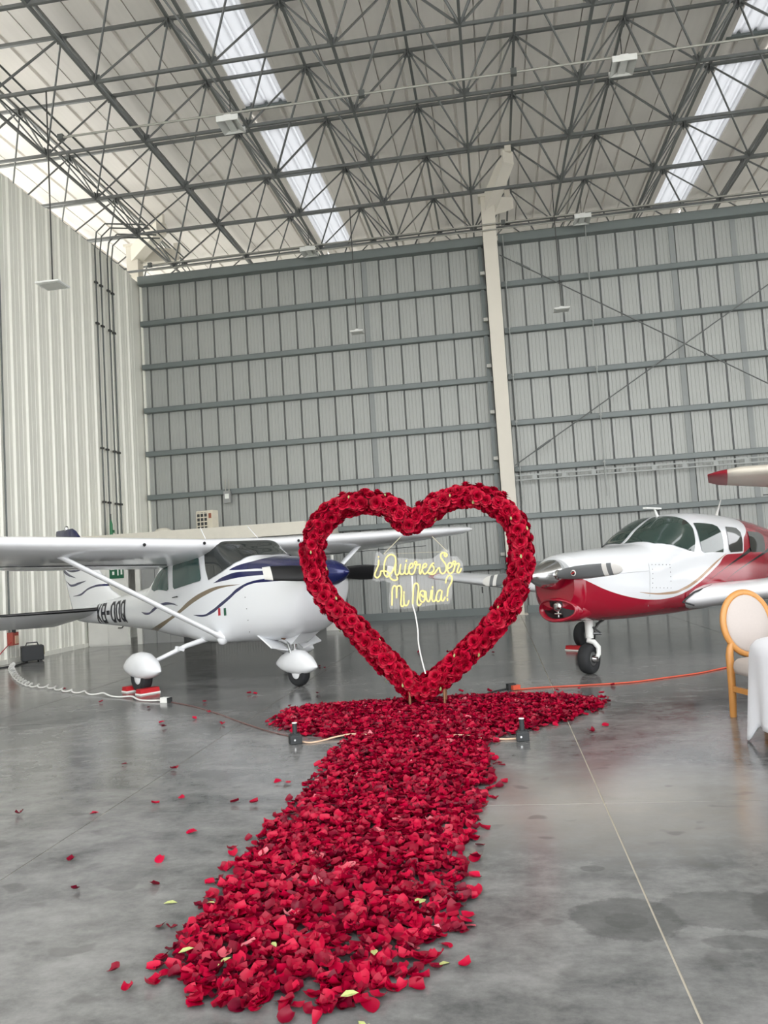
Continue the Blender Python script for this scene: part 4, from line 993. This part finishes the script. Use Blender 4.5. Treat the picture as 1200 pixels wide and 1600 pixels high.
while len(spots) < 11500:
    x, y = rd.uniform(-2.6, 1.2), rd.uniform(2.5, 9.1)
    if not inside(x, y):
        if edge_d(x, y) > .06 or rd.random() > .10: continue
        d = 0
    else:
        d = edge_d(x, y)
        if d < .12 and rd.random() > .35+d*5: continue
    thick = min(1., d/.25)
    spots.append((x, y, .010+rd.random()**1.3*.030*thick, rd.uniform(.042, .064), rd.gauss(0, .30), rd.gauss(0, .30), rd.uniform(0, 6.28), rd.randrange(10)))
stray_px = [(30, 1274), (147, 1274), (112, 1346), (118, 1393), (194, 1196), (272, 1203), (243, 1258), (284, 1249), (300, 1303), (240, 1384), (250, 1346), (252, 1450), (180, 1519), (200, 1549), (367, 1256), (397, 1257), (434, 1224), (448, 1225), (363, 1330), (365, 1337), (100, 1078), (158, 1098), (232, 1107), (253, 1130), (256, 1137), (304, 1124), (320, 1098), (326, 1114), (347, 1133), (389, 1085), (398, 1086), (418, 1130), (424, 1125), (453, 1105), (497, 1085), (508, 1045), (745, 1397), (743, 1344), (728, 1461), (727, 1512), (958, 1072), (930, 1110), (946, 1135), (925, 1145), (720, 1082), (757, 1108), (870, 1080), (905, 1078), (940, 1085), (566, 1020), (700, 1020), (770, 1021), (655, 1020), (500, 1042), (765, 1082), (788, 1225)]
def floor_pt(px, py, z=0.):
    d = fw+(px-600)/F_PX*c_r+(800-py)/F_PX*c_u; return CAM_P+d*((z-CAM_P.z)/d.z)
strays = []
for x, y in stray_px:
    p = floor_pt(x, y); strays.append((p.x, p.y, .012, rd.uniform(.042, .062), rd.gauss(0, .2), rd.gauss(0, .2), rd.uniform(0, 6.28), rd.randrange(10)))
def petal_obj(sp, label, group):
    x, y, z, s, tx, ty, tz, k = sp
    o = obj('rose_petal', PM[k], None, None, (x, y, z), label=label, cat='petal', group=group)
    o.rotation_euler = (tx, ty, tz); o.scale = (s, s, s)
for sp in strays: petal_obj(sp, 'single crimson rose petal lying apart on the bare concrete floor', 'stray rose petals')
spots.sort(key=lambda p: p[1]-20*p[2])
for sp in spots[:244]: petal_obj(sp, 'crimson rose petal at the front end of the petal aisle', 'front rose petals')
V, Fs = [], []
from mathutils import Euler
for x, y, z, s, tx, ty, tz, k in spots[244:]:
    M_ = Matrix.LocRotScale(Vector((x, y, z)), Euler((tx, ty, tz)), Vector((s, s, s))); o_ = len(V)
    V += [M_ @ v.co for v in PM[k].vertices]; Fs += [tuple(i+o_ for i in f.vertices) for f in PM[k].polygons]
me = bpy.data.meshes.new('petal_carpet'); me.from_pydata(V, [], Fs); me.polygons.foreach_set('use_smooth', [True]*len(Fs)); me.update()
obj('petal_carpet', me, M_PETAL, kind='stuff', label='thick carpet of crimson rose petals forming an aisle before the heart', cat='petals')
M_GRN = mat('green_leaf', (168, 176, 112), .55, 0, .25)
gm = lm.copy(); gm.materials.clear(); gm.materials.append(M_GRN)
for x, y in ((545, 1556), (655, 1408), (660, 1410), (428, 1477), (585, 1490), (460, 1352), (352, 1503), (290, 1487), (565, 1583), (575, 1588), (725, 1390), (694, 1490), (267, 1398), (330, 1412)):
    p = floor_pt(x, y, .04); o = obj('leaf_scrap', gm, None, None, (p.x, p.y, .045 if inside(p.x, p.y) else .004), label='pale green leaf scrap lying among the petals', cat='leaf', group='leaf scraps'); o.rotation_euler = (rd.uniform(-.2, .2), rd.uniform(-.2, .2), rd.uniform(0, 6)); s = rd.uniform(.035, .06); o.scale = (s, s, s)

# ================================================================ SMALL THINGS ON THE FLOOR
M_PLB = mat('black_plastic', (40, 43, 45), .55)
for x, y, rz, la in ((-1.85, 6.81, .5, 'black spark fountain at the left edge of the petal carpet'), (.115, 6.66, .05, 'black spark fountain at the right edge of the petal carpet')):
    o = empty('spark_fountain', (x, y, 0), rz, label=la, cat='spark fountain')
    bevel(MB().box((0, 0, .038), (.105, .085, .075)).build('base_box', M_PLB, o), .006)
    MB().box((0, 0, .08), (.08, .065, .012)).build('lid', M_PLB, o)
    MB().tube([(0, 0, .08), (0, 0, .178)], .021, 16).build('tube', M_PLB, o)
    MB().lathe([(.022, 0), (.024, .006), (.001, .008)], n=16, c=(0, 0, .177)).build('cap', M_SW, o)
    MB().tube([(-.015, -.044, .04), (-.015, -.052, .04)], .009, 10).build('socket', M_CHROME, o)
def cord(name, pts, r, m, label, z=None, k=5, ends=()):
    z = r if z is None else z
    P_ = catmull([(x, y, (q[0] if q else z)) for x, y, *q in pts], k); b = P_[0]
    o = empty(name, (b.x, b.y, 0), label=label, cat='cord'); O_ = Vector((b.x, b.y, 0))
    MB().tube([p-O_ for p in P_], r, 7).build('flex', m, o)
    for nm, c, d, mm, rz in ends: MB().box(Vector(c)-O_, d, rz).build(nm, mm, o)
    return o
M_OR = mat('orange_flex', (206, 86, 60), .5)
cord('extension_cord', [(.15, 9.17), (.44, 9.25), (.87, 9.28), (1.42, 9.36), (1.85, 9.58), (2.27, 9.82), (2.64, 10.14), (3.38, 10.81), (4.6, 11.6)], .0085, M_OR, 'orange extension cord running across the floor under the red aircraft', ends=(('socket_end', (.12, 9.19, .03), (.10, .05, .05), M_OR, .6),))
cord('power_lead', [(-.62, 8.45), (-.42, 8.69), (-.27, 8.86), (-.14, 9.08), (-.02, 9.22), (.06, 9.25)], .008, M_PLB, 'thin black cord from the heart to the orange extension socket', ends=(('plug', (.07, 9.22, .035), (.09, .08, .07), M_PLB, .4),))
coil = []
base_ = catmull([(x, y, 0) for x, y in ((-9.5, 14.35), (-9.1, 13.7), (-8.6, 13.0), (-8.0, 12.2), (-7.5, 11.6), (-7.1, 11.2), (-6.65, 10.95), (-6.25, 10.6), (-5.85, 10.33), (-5.39, 10.05), (-4.85, 9.72), (-4.5, 9.46), (-4.2, 9.33))], 12)
for i, p in enumerate(base_):
    f = i/len(base_); am = .045*(1-f)+.012; w = 1.9-.9*f
    coil.append((p.x+am*math.cos(i*w), p.y+am*math.sin(i*w), .014+.5*am*(1+math.sin(i*w))))
cord('coiled_cord', coil, .011, M_WIRE, 'white coiled extension cord trailing across the floor at the left', k=3, ends=(('socket_block', (-4.14, 9.31, .03), (.12, .07, .06), M_WIRE, -.3), ('socket_face', (-4.08, 9.285, .03), (.02, .072, .062), M_PLB, -.3)))
M_PK = mat('brown_flex', (112, 84, 80), .6); M_TAN = mat('tan_flex', (206, 176, 150), .6)
cord('brown_cord', [(-4.05, 9.27), (-3.65, 8.93), (-3.13, 8.37), (-2.66, 7.81), (-2.26, 7.36), (-1.97, 7.08), (-1.87, 6.88)], .006, M_PK, 'thin brown cord from the white socket to the left spark fountain')
cord('tan_cord', [(-1.80, 6.84), (-1.71, 6.80), (-1.62, 6.86), (-1.5, 6.95, .02), (-1.33, 6.98, .03), (-1.0, 6.85, .012), (-.75, 6.82, .012), (-.4, 6.80, .03), (-.24, 6.70, .02), (-.05, 6.70), (.06, 6.70)], .008, M_TAN, 'tan cord crossing the petals between the two spark fountains')
M_CHK = mat('chock_red', (178, 20, 30), .5)
def chock(x, y, rz, la):
    o = empty('wheel_chock', (x, y, 0), rz, label=la, cat='wheel chock')
    MB().prism([(-.07, 0), (.07, 0), (.05, .055), (-.05, .055)], lambda u, v, t_: (u, t_, v+.018), -.14, .14).build('wedge', M_CHK, o)
    MB().box((0, 0, .009), (.15, .29, .018)).build('sole', M_SW, o)
OC = Vector(ORG_C); OR_ = Vector(ORG_R)
def body(O, deg, a, b): return O+Matrix.Rotation(R(deg), 3, 'Z') @ Vector((a, b, 0))
p = body(OC, -37.5, -1.58, -1.33); chock(p.x, p.y, R(-37.5), 'red wheel chock in front of the near main wheel of the white aircraft')
p = body(OC, -37.5, -2.04, -1.30); chock(p.x, p.y, R(-37.5), 'red wheel chock behind the near main wheel of the white aircraft')
p = body(OR_, 228, -1.95, -1.66); chock(p.x, p.y, R(228), 'red wheel chock at the far main wheel of the red aircraft')
o = empty('battery_charger', (-9.62, 15.2, 0), R(38), label='black battery charger box on the floor against the white wall', cat='charger')
bevel(MB().box((0, 0, .17), (.42, .34, .30)).build('case', M_PLB, o), .015)
MB().box((.19, -.0, .21), (.06, .30, .16)).build('face_plate', mat('charger_face', (150, 146, 96), .5), o); MB().box((.225, .08, .24), (.01, .09, .06)).build('gauge', M_PLB, o)
MB().tube([(-.12, 0, .31), (-.1, 0, .38), (.1, 0, .38), (.12, 0, .31)], .014, 6).build('handle', M_PLB, o)
for s in (-1, 1): MB().box((s*.14, 0, .012), (.06, .3, .024)).build('foot', M_PLB, o)
o = empty('wall_socket', (-9.85, 14.9, .50), label='red and cream industrial socket low on the white ribbed wall', cat='socket')
MB().box((0, 0, 0), (.14, .20, .26)).build('box', mat('socket_red', (158, 74, 62), .5), o); MB().box((.075, .02, -.02), (.02, .1, .16)).build('plate', M_TAN, o); MB().box((.05, -.03, .17), (.06, .05, .1)).build('plug', M_PLB, o)
cord('red_lead', [(-9.82, 14.83, .45), (-9.8, 14.5, .30), (-9.75, 14.1, .12), (-9.7, 13.6, .012), (-9.6, 12.8, .012)], .010, mat('red_flex', (176, 60, 60), .5), 'red lead hanging from the wall socket at the left edge')
cord('black_lead', [(-9.6, 14.95), (-9.5, 14.7), (-9.45, 14.3), (-9.62, 13.9), (-9.7, 13.3), (-9.72, 12.4)], .014, M_PLB, 'black lead lying along the foot of the white wall')

o = empty('air_gun', (-9.70, 18.95, 2.68), label='green air gun hanging from a wall conduit above the white wing', cat='air gun')
o.scale = (.6, .6, .6)
M_GN = mat('gun_green', (26, 110, 66), .4)
MB().tube([(0, 0, 0), (0, 0, .55), (0, 0, .75)], [.07, .065, .02], 10).build('handle', M_GN, o); MB().tube([(0, 0, .7), (0, 0, 1.0)], .02, 6).build('fitting', M_PLB, o); MB().box((0, .14, .25), (.08, .16, .12)).build('nozzle', M_GN, o)

# ================================================================ CHAIR AND TABLE
M_WOOD = mat('honey_wood', (190, 134, 72), .38, 0, .18, 3., (14, 14, 1.2)); M_UPH = mat('cream_upholstery', (180, 172, 167), .8, 0, .03, 60.)
CH = Vector((2.17, 7.33, 0))
ch = empty('dining_chair', CH, R(16), label='honey wood chair with oval cream upholstered back beside the white table', cat='chair')
# local frame: +x to the sitter's left as seen here, -y = front of the chair
def oval(w, h, n=36): return [(w*math.cos(2*math.pi*k/n), h*math.sin(2*math.pi*k/n)) for k in range(n)]
OZ = .80
def bk(x, z, y=0.): return Vector((x, .02+.10*(z-.5)+y, z))
rings = []
for k in range(41):
    t_ = 2*math.pi*k/40; ring = []
    for i in range(10):
        q = 2*math.pi*i/10; r_ = math.cos(q)*.030
        ring.append(bk((.222+r_)*math.cos(t_), OZ+(.268+r_)*math.sin(t_), .024*math.sin(q)))
    rings.append(ring)
MB().loft(rings, caps=False).build('back_frame', M_WOOD, ch)
pr = [(1.0, 0), (1.0, .012), (.9, .028), (.5, .04), (.001, .044)]
for s, nm in ((-1, 'back_pad'), (1, 'rear_pad')):
    rr = [[bk(.205*f*math.cos(2*math.pi*k/36), OZ+.258*f*math.sin(2*math.pi*k/36), s*d) for k in range(36)] for f, d in pr]
    MB().loft(rr, caps=False).build(nm, M_UPH, ch)
for k in (-1, 1):
    MB().tube([bk(k*.175, .64), bk(k*.195, .59), bk(k*.208, .53), Vector((k*.212, .015, .46)), Vector((k*.212, .02, .25)), Vector((k*.21, .045, 0))], [.024, .030, .034, .034, .033, .029], 12).build('leg', M_WOOD, ch)
    MB().tube([(k*.215, -.40, .40), (k*.21, -.41, .2), (k*.205, -.41, 0)], [.026, .022, .017], 10).build('leg', M_WOOD, ch)
    MB().bar((k*.214, .02, .25), (k*.21, -.40, .25), .028, .045).build('stretcher', M_WOOD, ch)
MB().prism([(-.235, .01), (.235, .01), (.255, -.2), (.24, -.43), (-.24, -.43), (-.255, -.2)], lambda u, v, t_: (u*.86, v*.9-.02, t_), .385, .42).build('seat_rail', M_WOOD, ch)
rr = []
for f, z in ((.90, .385), (1.0, .395), (1.03, .44), (1.0, .485), (.9, .51), (.6, .525), (.001, .53)):
    rr.append([Vector((.245*f*math.copysign(abs(math.cos(q))**.6, math.cos(q)), -.21+.225*f*math.copysign(abs(math.sin(q))**.6, math.sin(q)), z)) for q in [2*math.pi*k/32 for k in range(32)]])
MB().loft(rr).build('seat', M_UPH, ch)
TC = Vector((2.52, 6.22, 0)); TR = .66
tb = empty('round_table', TC, label='small round table hidden under the white cloth at the right edge', cat='table')
MB().lathe([(TR-.03, .70), (TR-.02, .72), (TR-.03, .73)], n=40).build('table_top', M_WOOD, tb)
MB().tube([(0, 0, .03), (0, 0, .71)], .04, 12).build('pedestal', M_PLB, tb); MB().lathe([(.28, 0), (.27, .025), (.05, .04)], n=24).build('foot', M_PLB, tb)
M_CLOTH = mat('white_cloth', (216, 218, 224), .8, 0, .02, 40., Sheen_Weight=.2)
n = 144; rows_ = 22; V = []; 
for k in range(n):
    a = 2*math.pi*k/n
    side_ = 1.06/max(abs(math.cos(a+1.065)), abs(math.sin(a+1.065)))       # square cloth: corners hang lower
    drop = min(.735, max(.60, side_-TR))
    for j in range(rows_):
        f = j/(rows_-1)
        if f < .35: r_ = (TR+.004)*f/.35; z = .748
        else:
            g = (f-.35)/.65; fold = .6*math.cos(9*(a-2.86))+.4*math.cos(14*(a-2.86))
            r_ = TR+.012+.03*g+.048*g*fold; z = .748-.006*min(1, g*8)-g*drop
            if g < .06: r_ = TR+.006
        V.append((r_*math.cos(a), r_*math.sin(a), max(z, .012)))
Fs = [(k*rows_+j, ((k+1) % n)*rows_+j, ((k+1) % n)*rows_+j+1, k*rows_+j+1) for k in range(n) for j in range(rows_-1)]
mb = MB(); mb.add(V, Fs, True)
o = mb.build('tablecloth', M_CLOTH, loc=TC, label='white cloth draped in folds to the floor over the round table', cat='tablecloth')
sl = o.modifiers.new('thickness', 'SOLIDIFY'); sl.thickness = .004
